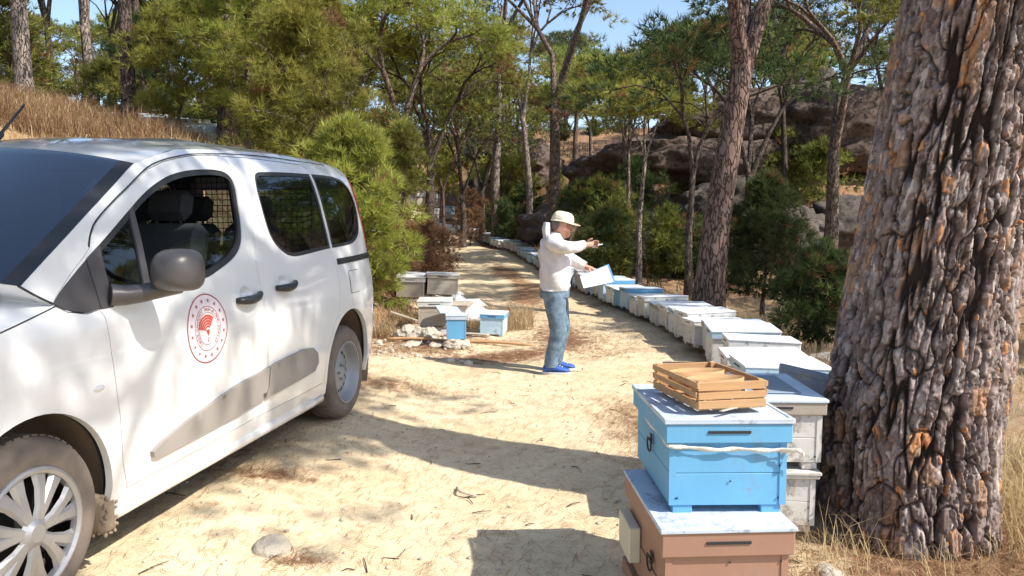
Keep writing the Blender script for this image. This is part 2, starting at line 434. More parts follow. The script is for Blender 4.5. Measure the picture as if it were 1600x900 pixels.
M = dict(
    ground=m_ground(),
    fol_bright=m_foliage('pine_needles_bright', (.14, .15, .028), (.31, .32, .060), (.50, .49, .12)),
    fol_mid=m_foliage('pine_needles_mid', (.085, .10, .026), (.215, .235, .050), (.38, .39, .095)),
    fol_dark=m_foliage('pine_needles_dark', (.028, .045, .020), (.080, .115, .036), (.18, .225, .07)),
    fol_dry=m_foliage('dry_bush_leaves', (.13, .07, .04), (.26, .15, .08), (.40, .26, .14)),
    straw=m_foliage('dry_straw', (.34, .23, .12), (.54, .42, .23), (.72, .60, .36)),
    needle=m_foliage('fallen_pine_needles', (.16, .08, .04), (.34, .18, .09), (.52, .33, .18)),
    bark=m_bark('pine_bark', (.13, .088, .068), (.29, .225, .185)),
    bark_pale=m_bark('pale_pine_bark', (.20, .15, .125), (.40, .34, .30)),
    bark_red=m_bark('red_brown_pine_bark', (.125, .075, .06), (.27, .195, .165), (5, 5, 1.5)),
    bark_dark=m_bark('dark_pine_bark', (.07, .052, .044), (.17, .135, .115)),
    paint=m_carpaint(),
    black=plain('black_plastic', (.022, .023, .025), .45),
    dark=plain('dark_interior', (.018, .02, .023), .8),
    seat=plain('dark_seat_fabric', (.035, .04, .048), .9, var=.3, sc=20),
    trim=plain('grey_trim_plastic', (.065, .062, .066), .55, var=.2, sc=9),
    clad=plain('dusty_grey_cladding', (.27, .245, .225), .7, var=.22, sc=4),
    liner=plain('dusty_wheel_arch_liner', (.19, .135, .095), .9, var=.3, sc=5),
    under=plain('dark_underbody', (.03, .027, .025), .8),
    mirror=plain('grey_mirror_housing', (.070, .064, .066), .38, var=.1, sc=6),
    mirglass=plain('mirror_glass', (.8, .8, .8), .02, 1),
    silver=plain('silver_wheel_cover', (.36, .355, .365), .38, .55, var=.12, sc=10),
    steel=plain('steel_wheel', (.30, .31, .33), .5, .5, var=.2, sc=8),
    wire=plain('dark_wire', (.03, .03, .03), .5, .5),
    tyre=m_tyre(),
    glass=m_glass('tinted_glass', (.44, .49, .49), 1.2),
    wsglass=m_glass('windscreen_glass', (.72, .80, .82), 2.7),
    doorglass=m_glass('door_glass', (.60, .70, .68), 1.2),
    red=plain('red_tail_lamp', (.45, .02, .02), .15, coat=1),
    lamp=plain('clear_lamp_lens', (.55, .56, .58), .1, coat=1),
    em_red=plain('emblem_red', (.55, .06, .03), .5), em_mar=plain('emblem_maroon', (.33, .07, .075), .5),
    em_white=plain('emblem_pink_white', (.74, .66, .70), .5), em_in=plain('emblem_white', (.76, .76, .77), .5),
    mud=plain('dry_mud', (.24, .185, .13), .95, var=.4, sc=40, bump=.8),
    blue=m_paintwood('blue_hive_paint', (.13, .365, .60), chip=.17, wood=(.30, .28, .24)),
    bluetop=m_paintwood('weathered_pale_blue_paint', (.50, .58, .68), chip=.40, wood=(.33, .38, .46)),
    brown=m_paintwood('brown_pink_hive_paint', (.32, .185, .135), chip=.14, wood=(.4, .3, .22)),
    white=m_paintwood('white_hive_paint', (.70, .70, .68), chip=.40),
    white2=m_paintwood('grey_white_hive_paint', (.60, .59, .56), chip=.42, wood=(.42, .38, .33)),
    cream=m_paintwood('cream_hive_paint', (.62, .60, .46), chip=.15),
    ltblue=m_paintwood('light_blue_hive_paint', (.44, .60, .72), chip=.34),
    tin=m_paintwood('chalky_lid_tin', (.78, .80, .82), chip=.22, wood=(.55, .58, .60), dirt=(.42, .40, .37)),
    tinblue=m_paintwood('pale_blue_tin_lid', (.62, .74, .84), chip=.36, wood=(.62, .63, .63), dirt=(.42, .42, .42)),
    greylid=m_paintwood('grey_blue_board_paint', (.26, .33, .42), chip=.42, wood=(.42, .43, .45)),
    crate=m_rawwood('crate_wood', (.34, .185, .085), (.56, .35, .18), (2, 14, 14)),
    oldwood=m_rawwood('weathered_wood', (.30, .25, .20), (.50, .45, .38), (2, 14, 14)),
    strap=m_cloth('frayed_strap_cloth', (.55, .50, .44), (.74, .71, .66), 25),
    skin=plain('skin', (.56, .30, .21), .55, var=.12, sc=20), hair=plain('grey_hair', (.14, .11, .10), .7, var=.3, sc=60),
    shirt=m_cloth('white_shirt', (.56, .52, .52), (.68, .65, .655), 9), jeans=m_cloth('faded_jeans', (.085, .135, .19), (.18, .25, .315), 14),
    hat=m_cloth('cream_hat', (.70, .62, .46), (.78, .71, .56), 9), veil=m_glass('veil_net', (.74, .72, .72), .35),
    shoe=plain('blue_shoe', (.02, .09, .36), .6, var=.3, sc=30), sole=plain('shoe_sole', (.55, .57, .62), .6),
    paper=plain('white_paper', (.78, .78, .82), .7), folder=plain('blue_folder', (.16, .36, .66), .5), pen=plain('pen', (.5, .55, .6), .4),
    rock=m_rock('grey_brown_rock', (.065, .055, .047), (.15, .125, .108), (.05, .042, .036)),
    rockred=m_rock('red_brown_rock', (.09, .066, .054), (.18, .135, .11), (.045, .035, .03)),
    stone=m_rock('pale_stone', (.42, .36, .28), (.62, .57, .48)),
    chalk=m_cloth('white_sacking', (.60, .59, .56), (.76, .76, .76), 12),
    redcloth=m_cloth('faded_red_cloth', (.55, .12, .12), (.70, .25, .24), 12),
)

# ================================================================== GROUND
def axis(lo, hi, c0, c1, base, g):
    a = [c0]
    while a[-1] < c1: a.append(a[-1] + base)
    r = [a[-1]]
    while r[-1] < hi: r.append(r[-1] + base + g * (r[-1] - c1))
    l = [c0]
    while l[-1] > lo: l.append(l[-1] - base - g * (c0 - l[-1]))
    return np.array(l[:0:-1] + a + r[1:])
gx = axis(-700, 700, -5.0, 3.6, .07, .033)
gy = axis(-60, 900, 1.6, 13.5, .07, .026)
GX, GY = np.meshgrid(gx, gy)
GZ = Z(GX, GY)
near = sm((14 - GY) / 4) * sm((5 - np.abs(GX)) / 1)
GZ = GZ + near * (fbm2(GX * 6, GY * 6, 77, 3) - .5) * .022
t_l = xe(GY) - GX + .9 * (fbm2(GX * .8, GY * .8, 41) - .5); t_r = GX - xr(GY) + .6 * (fbm2(GX * .9, GY * .9, 42) - .5)
offr = sm((np.maximum(t_l, t_r) + .1) / .5)
# needle litter patches (grown into drifts), seen in the photograph on and beside the track
def blob(cx, cy, rx, ry, a=1.0): return a * np.exp(-(((GX - cx) / rx) ** 2 + ((GY - cy) / ry) ** 2))
lit = .10 + .42 * offr + .25 * (fbm2(GX * 1.2, GY * .7, 51) - .5)
for b in [(.75, 9.4, .5, 1.2, .45), (-.2, 8.2, .7, .45, .5), (-1.3, 3.95, .35, .12, .5), (-.92, 3.05, .14, .09, .55), (-1.15, 6.3, .6, .3, .4), (.95, 5.2, .3, 1.0, .45),
          (-1.1, 9.2, .8, 1.2, .6), (-1.2, 11.5, 1.1, 1.2, .5), (.1, 6.35, .1, .2, .35), (-.2, 14, .7, 2, .4), (.8, 17, .8, 3, .5), (-.5, 22, 1.2, 3, .5), (-2.3, 4.4, .5, .4, .3), (1.9, 2.8, .7, .8, .5)]:
    lit = lit + blob(*b)
lit = lit + .45 * sm((GY - 16) / 8) * offr
ctr = (xe(GY) + .9 + xr(GY)) / 2
lit = lit + (.30 * np.exp(-((GX - ctr) / .32) ** 2) - .25 * np.exp(-((np.abs(GX - ctr) - .72) / .25) ** 2)) * sm((GY - 6.5) / 2) * (1 - offr) * (.4 + 1.2 * fbm2(GX * .9, GY * .5, 54))
grs = sm((t_l - .6) / 1.5) * sm((GY - 6) / 2) * sm((fbm2(GX * .5, GY * .5, 61) - .3) / .2)
grs = np.maximum(grs, sm((t_r - .3) / .6) * sm((.62 - fbm2(GX * .5, GY * .5, 62)) / .2) * sm((20 - GY) / 8))
cov = np.stack([1 - offr, np.clip(lit, 0, 1), np.clip(grs, 0, 1), np.ones_like(offr)], -1).reshape(-1, 4)
ny, nx = GX.shape
ii = (np.arange(ny - 1)[:, None] * nx + np.arange(nx - 1)[None]).ravel()
gf = np.stack([ii, ii + 1, ii + nx + 1, ii + nx], 1)
go = link('ground', mesh('ground', np.stack([GX, GY, GZ], -1).reshape(-1, 3), gf, [M['ground']], True, None, {'cover': cov}))
go['kind'] = 'structure'; go['label'] = 'sandy forest track and needle covered slopes of the pine wood'

# ================================================================== BLADES (grass, needles)
def blades(P, length, width, lean, name, mat, kind_label, tint=None, up=1.0, thick=True):
    """P: (n,3) roots; one thin tapering triangle pair per blade"""
    n = len(P)
    a = rng.uniform(0, 2 * math.pi, n)
    pn = fbm2(P[:, 0] * 1.4, P[:, 1] * 1.4, 311, 3)
    L = length * rng.uniform(.55, 1.25, n) * (.35 + 1.25 * pn)
    d = np.stack([np.cos(a), np.sin(a), np.zeros(n)], 1)
    ln = lean * rng.uniform(.3, 1.3, n)
    mid = P + d * (L * ln * .35)[:, None]; mid[:, 2] += L * .6 * up
    tip = P + d * (L * ln)[:, None]; tip[:, 2] += L * up * np.sqrt(np.clip(1 - .55 * ln ** 2, .08, 1))
    b = a + math.pi / 2 + rng.uniform(-.6, .6, n); w = width * rng.uniform(.7, 1.3, n) / 2
    s = np.stack([np.cos(b), np.sin(b), np.zeros(n)], 1) * w[:, None]
    V = np.stack([P - s, P + s, mid + s * .7, mid - s * .7, tip], 1).reshape(-1, 3)
    k = np.arange(n) * 5
    F3 = np.concatenate([np.stack([k, k + 1, k + 2], 1), np.stack([k, k + 2, k + 3], 1), np.stack([k + 3, k + 2, k + 4], 1)])
    t = np.repeat(np.clip(rng.normal(.5, .2, n) + 1.1 * (fbm2(P[:, 0] * .9, P[:, 1] * .9, 322, 3) - .5), .05, 1), 5)
    o = link(name, mesh(name, V, F3, [mat], False, None, {'tint': t}))
    return tag(o, kind_label, None, None, 'stuff')
def scatter(n, x0, x1, y0, y1, dens=None):
    x = rng.uniform(x0, x1, n); y = rng.uniform(y0, y1, n)
    if dens is not None:
        k = rng.uniform(0, 1, n) < dens(x, y); x, y = x[k], y[k]
    return np.stack([x, y, Z(x, y)], 1)

# ================================================================== TREES
def kmeans(P, k, it=5):
    C = P[rng.choice(len(P), k, replace=False)]
    for _ in range(it):
        a = np.argmin(((P[:, None] - C[None]) ** 2).sum(-1), 1)
        for j in range(k):
            if (a == j).any(): C[j] = P[a == j].mean(0)
    return a
def crown_targets(n, kind, H, R, ch, cx=0, cy=0):
    a = rng.uniform(0, 2 * math.pi, n); r = np.sqrt(rng.uniform(0.01, 1, n)) * R
    ph = rng.uniform(0, 6, 4); zq = rng.uniform(0, 1, n)
    wob = 1 + .22 * np.sin(a * 2 + ph[0]) + .15 * np.sin(a * 3 + ph[1])
    r = r * wob
    if kind == 'umbrella':
        z = H - ch * (.75 * (r / (R * 1.2)) ** 2) - ch * .45 * rng.uniform(0, 1, n) ** 1.6
    elif kind == 'round':
        u = rng.uniform(0, 1, n) ** .45; th = np.arccos(rng.uniform(-.75, 1, n))
        r = R * wob * u * np.sin(th); z = H - ch / 2 + ch / 2 * u * np.cos(th)
    else:   # cone-ish young pine: wide low, rounded top
        q = rng.uniform(0, 1, n) ** .85; prof = np.sin(np.clip((q * .86 + .14) * math.pi, 0, math.pi)) ** .6
        r = R * (wob + .26 * np.sin(a * 4 + q * 9 + ph[2]) + .14 * np.sin(q * 17 + ph[3] + a)) * prof * rng.uniform(.2, 1, n) ** .55; z = H - ch + ch * q
    return np.stack([cx + r * np.cos(a), cy + r * np.sin(a), z], 1)
def grow_tree(H, fork, R, ch, n, rb, lean=(0, 0), kind='umbrella', sides=7, bend=.12, tubes=None, trunk_pts=None, minr=.007, expo=.52):
    """returns wood MB and target points; trunk rises to fork, then splits towards crown targets"""
    mb = MB()
    T = crown_targets(n, kind, H, R, ch, lean[0], lean[1])
    top = np.array([lean[0] * fork / H * .8, lean[1] * fork / H * .8, fork])
    if trunk_pts is None:
        m1 = top * .5 + np.array([rng.uniform(-bend, bend), rng.uniform(-bend, bend), 0])
        tp = curve([[0, 0, -.25], [0, 0, 0], m1 * .5 + np.array([0, 0, 0]), m1, top], 4, False)
    else: tp = np.array(trunk_pts, float); top = tp[-1]
    zz = np.clip(tp[:, 2] / fork, 0, 1)
    rr = rb * (1 - .38 * zz) * (1 + .35 * np.exp(-np.clip(tp[:, 2], 0, 9) / .25))
    mb.tube(tp, rr, sides + 3)
    rtop = rr[-1]
    mb.ell(tp[-1], (rtop * .98, rtop * .98, rtop * 1.3), 6)
    def rec(p, d, ids, r0, depth):
        k = len(ids)
        if k == 1 or depth > 9:
            for i in ids:
                q = T[i]; L = np.linalg.norm(q - p); mid = (p + q) / 2 + d * L * .18 + rng.normal(0, .03, 3) * L
                mb.tube([p, mid, q], [min(r0, minr * 1.9), minr * 1.3, minr], 4, cap=False)
            return
        kk = 2 if k < 6 else int(rng.choice([2, 3]))
        a = kmeans(T[ids], kk)
        for j in range(kk):
            sub = ids[a == j]
            if len(sub) == 0: continue
            c = T[sub].mean(0); t = rng.uniform(.34, .52) if depth < 3 else rng.uniform(.4, .6)
            q = p + (c - p) * t
            dist = np.linalg.norm(c - p)
            q = q + d * dist * .10; q[:2] += rng.normal(0, .05, 2) * dist
            r1 = max(minr, rtop * (len(sub) / n) ** expo); L = np.linalg.norm(q - p)
            m_ = (p + q) / 2 + d * L * .13 + rng.normal(0, .035, 3) * L
            mb.tube([p - d * min(r0, .2) * .5, m_, q], [min(r0 * .96, r1 * 1.7), r1 * 1.08, r1], 6 if r1 > .03 else 5 if r1 > .015 else 4, cap=False)
            nd = (q - m_); nd /= np.linalg.norm(nd) + 1e-9
            rec(q, nd, sub, r1, depth + 1)
    rec(top, np.array([0, 0, 1.0]), np.arange(n), rtop, 0)
    return mb, T
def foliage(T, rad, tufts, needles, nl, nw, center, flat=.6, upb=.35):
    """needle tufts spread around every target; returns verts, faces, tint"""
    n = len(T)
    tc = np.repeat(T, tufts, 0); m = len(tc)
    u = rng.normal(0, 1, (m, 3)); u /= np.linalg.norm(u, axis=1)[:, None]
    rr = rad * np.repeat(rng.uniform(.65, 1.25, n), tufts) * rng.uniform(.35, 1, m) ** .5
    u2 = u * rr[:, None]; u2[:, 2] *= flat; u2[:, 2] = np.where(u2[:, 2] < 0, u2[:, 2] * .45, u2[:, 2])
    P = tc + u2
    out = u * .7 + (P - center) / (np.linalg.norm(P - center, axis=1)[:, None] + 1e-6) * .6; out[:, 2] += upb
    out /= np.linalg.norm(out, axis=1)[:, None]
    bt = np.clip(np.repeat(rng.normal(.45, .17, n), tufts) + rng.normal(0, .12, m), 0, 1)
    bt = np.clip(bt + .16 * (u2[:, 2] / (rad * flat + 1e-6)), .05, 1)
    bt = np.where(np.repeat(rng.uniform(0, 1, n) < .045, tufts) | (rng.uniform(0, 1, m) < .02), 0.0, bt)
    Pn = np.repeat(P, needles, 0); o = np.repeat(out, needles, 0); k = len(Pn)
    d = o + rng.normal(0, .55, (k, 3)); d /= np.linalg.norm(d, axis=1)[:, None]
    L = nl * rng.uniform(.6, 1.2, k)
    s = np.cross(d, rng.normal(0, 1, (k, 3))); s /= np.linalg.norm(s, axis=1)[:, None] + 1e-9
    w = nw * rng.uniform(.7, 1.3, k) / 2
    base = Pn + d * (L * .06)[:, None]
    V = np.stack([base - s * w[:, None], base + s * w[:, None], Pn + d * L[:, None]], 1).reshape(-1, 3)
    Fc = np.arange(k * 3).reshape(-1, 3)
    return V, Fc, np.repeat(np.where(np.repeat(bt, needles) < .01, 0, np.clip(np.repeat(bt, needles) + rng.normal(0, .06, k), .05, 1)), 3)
def tree_meshes(nm, wood, T, bark, folm, rad, tufts, needles, nl, nw, flat=.6, upb=.35, center=None):
    w = wood.data(nm + '_wood', [M[bark]], True)
    c = T.mean(0) * np.array([1, 1, .8]) if center is None else np.array(center)
    V, Fc, t = foliage(T, rad, tufts, needles, nl, nw, c, flat, upb)
    return w, mesh(nm + '_needles', V, Fc, [M[folm]], False, None, {'tint': t})
def plant_tree(x, y, meshes, label, group=None, rz=0, s=1.0, dz=0, name='pine_tree', cat='pine tree', parts=('trunk', 'crown')):
    t = thing(name, label, cat, (x, y, gz(x, y) + dz), (0, 0, rz), group)
    t.scale = (s, s, s) if not isinstance(s, tuple) else s
    for pn, me in zip(parts, meshes):
        if me is not None: link(pn, me, t)
    return t
LOD = dict(near=(.30, 25, 14, .145, .011), mid=(.46, 24, 12, .20, .019), far=(.60, 20, 9, .32, .040))
def lod(k): return LOD[k]
# --- single pines one can tell apart: px, depth, height, fork height, crown radius, crown depth, targets, trunk radius, lean
def pine(px, d, H, fork, R, ch, n, rb, lean, label, kind='umbrella', l='mid', bark='bark', fol='fol_mid', bend=.12, rz=0, name='pine_tree', thin=1.0, trunk_pts=None, flat=.6, group=None, minr=.007, radk=1.0):
    w, T = grow_tree(H, fork, R, ch, n, rb, lean, kind, bend=bend, trunk_pts=trunk_pts, minr=minr)
    rad, tf, ne, nl, nw = lod(l)
    me = tree_meshes(name, w, T, bark, fol, rad * radk, max(3, int(tf * thin)), ne, nl, nw, flat)
    return plant_tree(atx(px, d), d, me, label, rz=rz, name=name, group=group)

# right of the road
pine(1108, 11.2, 8.6, 3.9, 3.6, 2.6, 150, .235, (.9, .3), 'tall pine with reddish scaly trunk standing behind the white hive row, leaning right', 'umbrella', 'mid', 'bark_red', 'fol_mid', bend=.05,
     trunk_pts=curve([[-.02, 0, -.3], [0, 0, 0], [.10, 0, 1.3], [.27, 0, 2.6], [.45, .02, 3.75]], 5, False), thin=.8)
pine(858, 26.5, 12.6, 5.7, 5.3, 2.8, 190, .26, (.5, .2), 'forked pine right behind the man, its bare limbs fanning out against the sky', 'umbrella', 'far', 'bark', 'fol_mid', bend=.12, thin=.45, minr=.011)
pine(775, 34, 13.8, 6.2, 3.8, 3.4, 90, .25, (.5, 0), 'slim pale barked pine at the bend of the road, left of the man', 'umbrella', 'far', 'bark_pale', 'fol_mid', bend=.2, thin=.6)
pine(829, 30.5, 12, 5.4, 3.6, 2.8, 90, .17, (-.9, .3), 'slender pine leaning left between the pale pine and the forked pine', 'umbrella', 'far', 'bark_pale', 'fol_mid', thin=.5)
pine(1296, 19, 8.8, 3.6, 3.6, 2.2, 120, .21, (.2, .2), 'two stemmed dark pine left of the huge near trunk, in front of the rock ledge', 'umbrella', 'mid', 'bark', 'fol_dark', thin=.55)
pine(1163, 23, 7.6, 2.6, 3.4, 2.2, 110, .17, (.5, .2), 'dark pine with a low right-hand limb growing at the foot of the rock ledge', 'umbrella', 'mid', 'bark_dark', 'fol_dark', thin=.5)
pine(1078, 14.5, 5.3, 2.5, 2.0, 1.5, 70, .085, (.1, 0), 'thin dark pine left of the reddish scaly trunk', 'umbrella', 'mid', 'bark_dark', 'fol_dark', thin=.6)
pine(986, 21, 5.9, 3.5, 1.5, 1.2, 60, .07, (-.2, 0), 'thin young pine, left one of the slim trunks right of the man', 'umbrella', 'mid', 'bark', 'fol_mid', thin=.8)
pine(1000, 18.5, 4.9, 3.2, 1.25, 1.0, 55, .075, (.2, 0), 'thin young pine, nearest of the slim trunks right of the man', 'umbrella', 'mid', 'bark_pale', 'fol_bright', thin=.8)
pine(968, 26, 6.6, 4.0, 2.0, 1.3, 70, .09, (.3, 0), 'bright crowned umbrella pine rising behind the slim trunks', 'umbrella', 'far', 'bark', 'fol_bright')
pine(1052, 32, 6.8, 4.0, 2.2, 1.6, 80, .12, (.3, 0), 'bright green umbrella pine on the slope above the rocks, left of the scaly trunk', 'umbrella', 'far', 'bark', 'fol_bright')
pine(925, 38, 7.0, 3.8, 2.6, 2.0, 80, .13, (-.3, 0), 'rounded bright pine under the patch of sky right of the road', 'round', 'far', 'bark', 'fol_bright')
pine(1222, 44, 7.4, 3.6, 2.8, 2.4, 80, .15, (.3, 0), 'green pine behind the rock ledge, seen between the dark trunks', 'round', 'far', 'bark', 'fol_mid')
pine(1225, 27, 8.6, 3.4, 3.2, 2.2, 90, .13, (-.5, .2), 'dark bare limbed pine standing on the rock ledge', 'umbrella', 'far', 'bark_dark', 'fol_dark', thin=.4)
pine(1395, 24, 8.8, 3.4, 3.2, 2.2, 90, .15, (.2, 0), 'dark pine half hidden behind the left edge of the huge trunk', 'umbrella', 'far', 'bark_dark', 'fol_dark', thin=.5)
# left of the road
pine(632, 22, 7.0, 3.0, 3.1, 1.9, 130, .17, (-.2, 0), 'umbrella pine with broad fanned limbs left of the road, behind the yellow bush', 'umbrella', 'mid', 'bark', 'fol_bright', thin=.9)
pine(668, 25, 7.6, 3.3, 3.0, 2.0, 120, .2, (.4, 0), 'umbrella pine at the left of the road bend, its trunk beside the far hives', 'umbrella', 'mid', 'bark_dark', 'fol_bright', thin=.8)
pine(690, 27, 6.2, 2.6, 2.2, 1.8, 110, .08, (.2, 0), 'bare twiggy reddish trunked pine beside the far hives', 'umbrella', 'far', 'bark_red', 'fol_mid', thin=.25)
pine(722, 33, 7.2, 2.3, 3.3, 3.6, 190, .17, (0, 0), 'densely twigged bare pine at the road bend, left one', 'round', 'far', 'bark_dark', 'fol_mid', thin=.12, minr=.014)
pine(752, 36, 7.4, 2.4, 3.2, 3.8, 190, .16, (.2, 0), 'densely twigged bare pine at the road bend, right one', 'round', 'far', 'bark_dark', 'fol_mid', thin=.15, minr=.014)
pine(568, 27, 6.4, 3.4, 2.0, 1.7, 80, .14, (0, 0), 'pine with a dead reddish crown above the yellow bush', 'umbrella', 'far', 'bark_pale', 'fol_mid', thin=.5)
pine(210, 13, 8.0, 5.4, 2.4, 1.8, 60, .125, (0, 0), 'straight dark trunked pine on the grassy bank left of the young pines', 'umbrella', 'mid', 'bark_dark', 'fol_mid', bend=.03)
pine(50, 17, 8.0, 4.6, 2.6, 2.0, 70, .20, (-.2, 0), 'pale thick trunked pine at the top of the grassy bank', 'umbrella', 'mid', 'bark_pale', 'fol_mid', bend=.05)
pine(12, 18.5, 8.2, 4.2, 2.6, 2.2, 70, .15, (.1, 0), 'grey trunked pine at the left edge of the photo', 'umbrella', 'mid', 'bark', 'fol_mid')
pine(140, 19, 7.0, 2.6, 2.8, 2.0, 90, .17, (.4, 0), 'forked pine with a slanting pale limb on top of the bank', 'umbrella', 'mid', 'bark_pale', 'fol_mid', thin=.6)
pine(90, 23, 6.8, 2.8, 2.3, 1.6, 80, .13, (0, 0), 'dark pine between the pale trunk and the forked pine on the bank', 'umbrella', 'far', 'bark_dark', 'fol_dark', thin=.7)
pine(180, 25, 6.4, 2.6, 2.3, 1.7, 80, .12, (.3, 0), 'dark leaning pine left of the straight trunk on the bank', 'umbrella', 'far', 'bark_dark', 'fol_mid', thin=.7)
pine(360, 13.2, 7.2, 4.6, 2.6, 1.8, 80, .17, (.1, 0), 'rough barked pine trunk behind the big bright young pine', 'umbrella', 'mid', 'bark', 'fol_mid', bend=.03)
pine(478, 18, 7.6, 4.6, 2.4, 1.8, 80, .13, (.2, 0), 'pine rising behind the bright young pines above the van', 'umbrella', 'mid', 'bark', 'fol_mid')
# young pines and bushes
def young(px, d, H, R, n, label, fol, l='near', low=.16, rb=.05, dz=0, name='young_pine', thin=1.0, kind='young', radk=1.0, bark='bark'):
    w, T = grow_tree(H, H * low, R, H * (1 - low * .9), n, rb, (0, 0), kind, sides=5, bend=.02, minr=.005, expo=.6)
    rad, tf, ne, nl, nw = lod(l)
    me = tree_meshes(name, w, T, bark, fol, rad * .62 * radk, max(3, int(tf * .8 * thin)), ne, nl, nw, .85, .25, (0, 0, H * .35))
    return plant_tree(atx(px, d), d, me, label, dz=dz, name=name, cat='young pine')
young(286, 13.0, 2.25, .88, 95, 'bright young pine with a short forked stem on the bank above the van', 'fol_bright', low=.20, rb=.045)
young(392, 12.0, 3.1, 1.05, 150, 'big bright bushy young pine above the rear half of the van', 'fol_bright', low=.30, rb=.08)
young(546, 9.6, 2.50, .78, 170, 'yellow green young pine just behind the rear end of the van', 'fol_bright', low=.06, rb=.05)
young(478, 11.2, 3.1, .88, 140, 'yellow green young pine above the rear window of the van', 'fol_bright', low=.08, rb=.05)
young(578, 11.6, 2.2, .42, 90, 'small yellow green pine on the right of the bush behind the van', 'fol_bright', low=.14, rb=.04, dz=.25)
young(632, 15.8, 3.0, .42, 60, 'slim young pine left of the far hives', 'fol_mid', low=.62, rb=.05)
young(690, 40, 4.4, .95, 70, 'small round yellow green pine in front of the far hives', 'fol_bright', 'far', low=.5, rb=.08)
young(440, 14.5, 3.3, .9, 90, 'green young pine between the big bushy one and the rear window bush', 'fol_mid', low=.1, rb=.05)
young(236, 15.0, 2.2, .7, 70, 'dull green bush beside the straight dark trunk', 'fol_dark', low=.05, rb=.05)
young(520, 14.5, 3.6, .9, 90, 'tall yellow green young pine behind the rear window bush', 'fol_bright', low=.1, rb=.05)
young(178, 18.0, 1.5, .8, 60, 'low grey green bush on the top of the bank', 'fol_mid', 'mid', low=.05, rb=.05)
young(1196, 12.0, 2.30, .74, 130, 'dark green young pine right of the reddish scaly trunk', 'fol_dark', low=.22, rb=.045)
young(1287, 9.6, 1.30, .45, 90, 'smaller dark green young pine beside the huge trunk', 'fol_dark', low=.22, rb=.03)
young(816, 33.5, 2.7, 1.05, 80, 'small dark green pine left of the man, beside the road', 'fol_dark', 'mid', low=.15, rb=.05)
young(950, 19.5, 1.7, .85, 90, 'dark evergreen shrub behind the papers the man holds', 'fol_dark', low=.06, rb=.04, name='evergreen_shrub')
young(912, 22.5, 2.6, .95, 80, 'dark evergreen shrub just right of the man, behind him', 'fol_dark', 'mid', low=.06, rb=.04, name='evergreen_shrub')
young(1046, 20, 1.8, .45, 40, 'small bright bush on the dark slope left of the scaly trunk', 'fol_mid', 'mid', low=.1, rb=.04, name='evergreen_shrub')
young(992, 24, 3.4, 1.1, 60, 'grey green shrub on the slope among the slim trunks', 'fol_dark', 'mid', low=.1, rb=.04, name='evergreen_shrub')
young(662, 14.0, 1.0, .60, 120, 'dry brown bush at the roadside above the old hive boxes', 'fol_dry', low=.05, rb=.03, thin=.5, name='dry_bush', bark='bark_dark', dz=.35)
young(618, 12.4, .8, .42, 80, 'dry brown bush left of the old hive boxes, by the bank', 'fol_dry', low=.05, rb=.03, thin=.4, name='dry_bush', bark='bark_dark')
young(735, 34, 2.4, .9, 70, 'brown dried out bush on the slope at the road bend', 'fol_dry', 'mid', low=.05, rb=.03, thin=.6, name='dry_bush', bark='bark_dark')
# --- background wood: a few shapes copied many times
farm = []
for k, (H, fk, R, ch, n, f) in enumerate([(7.6, 3.9, 2.7, 2.0, 60, 'fol_mid'), (8.4, 4.5, 3.1, 2.4, 66, 'fol_bright'), (6.8, 3.2, 2.5, 2.8, 56, 'fol_mid'), (9.2, 4.8, 2.9, 2.6, 60, 'fol_dark'), (5.6, 2.2, 2.2, 3.0, 50, 'fol_bright')]):
    w, T = grow_tree(H, fk, R, ch, n, .17, (rng.uniform(-.5, .5), 0), 'umbrella' if k in (0, 1, 3) else 'round', sides=4, minr=.014)
    farm.append(tree_meshes('far_pine', w, T, 'bark_dark' if k % 2 else 'bark', f, .62, 18, 8, .34, .042, .6))
def far_ok(x, y):
    px = 800 + F * x / y
    t_l, t_r = float(xe(y)) - x, x - float(xr(y))
    if t_l < 1.2 and t_r < 1.5: return False
    if 1262 < px < 1372 and y > 26: return False
    if 925 < px < 1045 and 30 < y < 44: return False
    if (285 < px < 345 or 95 < px < 130) and y > 30: return False
    if px > 1000 and y < 36: return False
    if -60 < px < 215 and y < 60 and rs.random() < .8: return False
    return True
pts = []
rs = random.Random(5)
tries = 0
while len(pts) < 235 and tries < 30000:
    tries += 1
    y = 23 + 85 * rs.random() ** 1.5
    px = rs.uniform(-330, 1930)
    x = (px - 800) / F * y
    if not far_ok(x, y): continue
    if 560 < px < 1300 and y < 38: continue
    if any((x - a) ** 2 + (y - b) ** 2 < (2.1 + y * .010) ** 2 for a, b in pts): continue
    pts.append((x, y))
for x, y in pts:
    px = 800 + F * x / y
    zone = 'on the hillside left of the road' if px < 640 else 'straight up the hill beyond the road bend' if px < 1000 else 'on the hill behind the rock ledge'
    k = rs.randrange(5); sc = rs.uniform(.78, 1.12) * (.6 if 900 < px < 1060 and y > 40 else 1)
    kd = ('mid green flat crowned', 'bright flat crowned', 'mid green round crowned', 'tall dark', 'small bright round crowned')[k]
    plant_tree(x, y, farm[k], kd + ' pine far off ' + zone, kd + ' far pines ' + zone, rs.uniform(0, 6.28), sc)
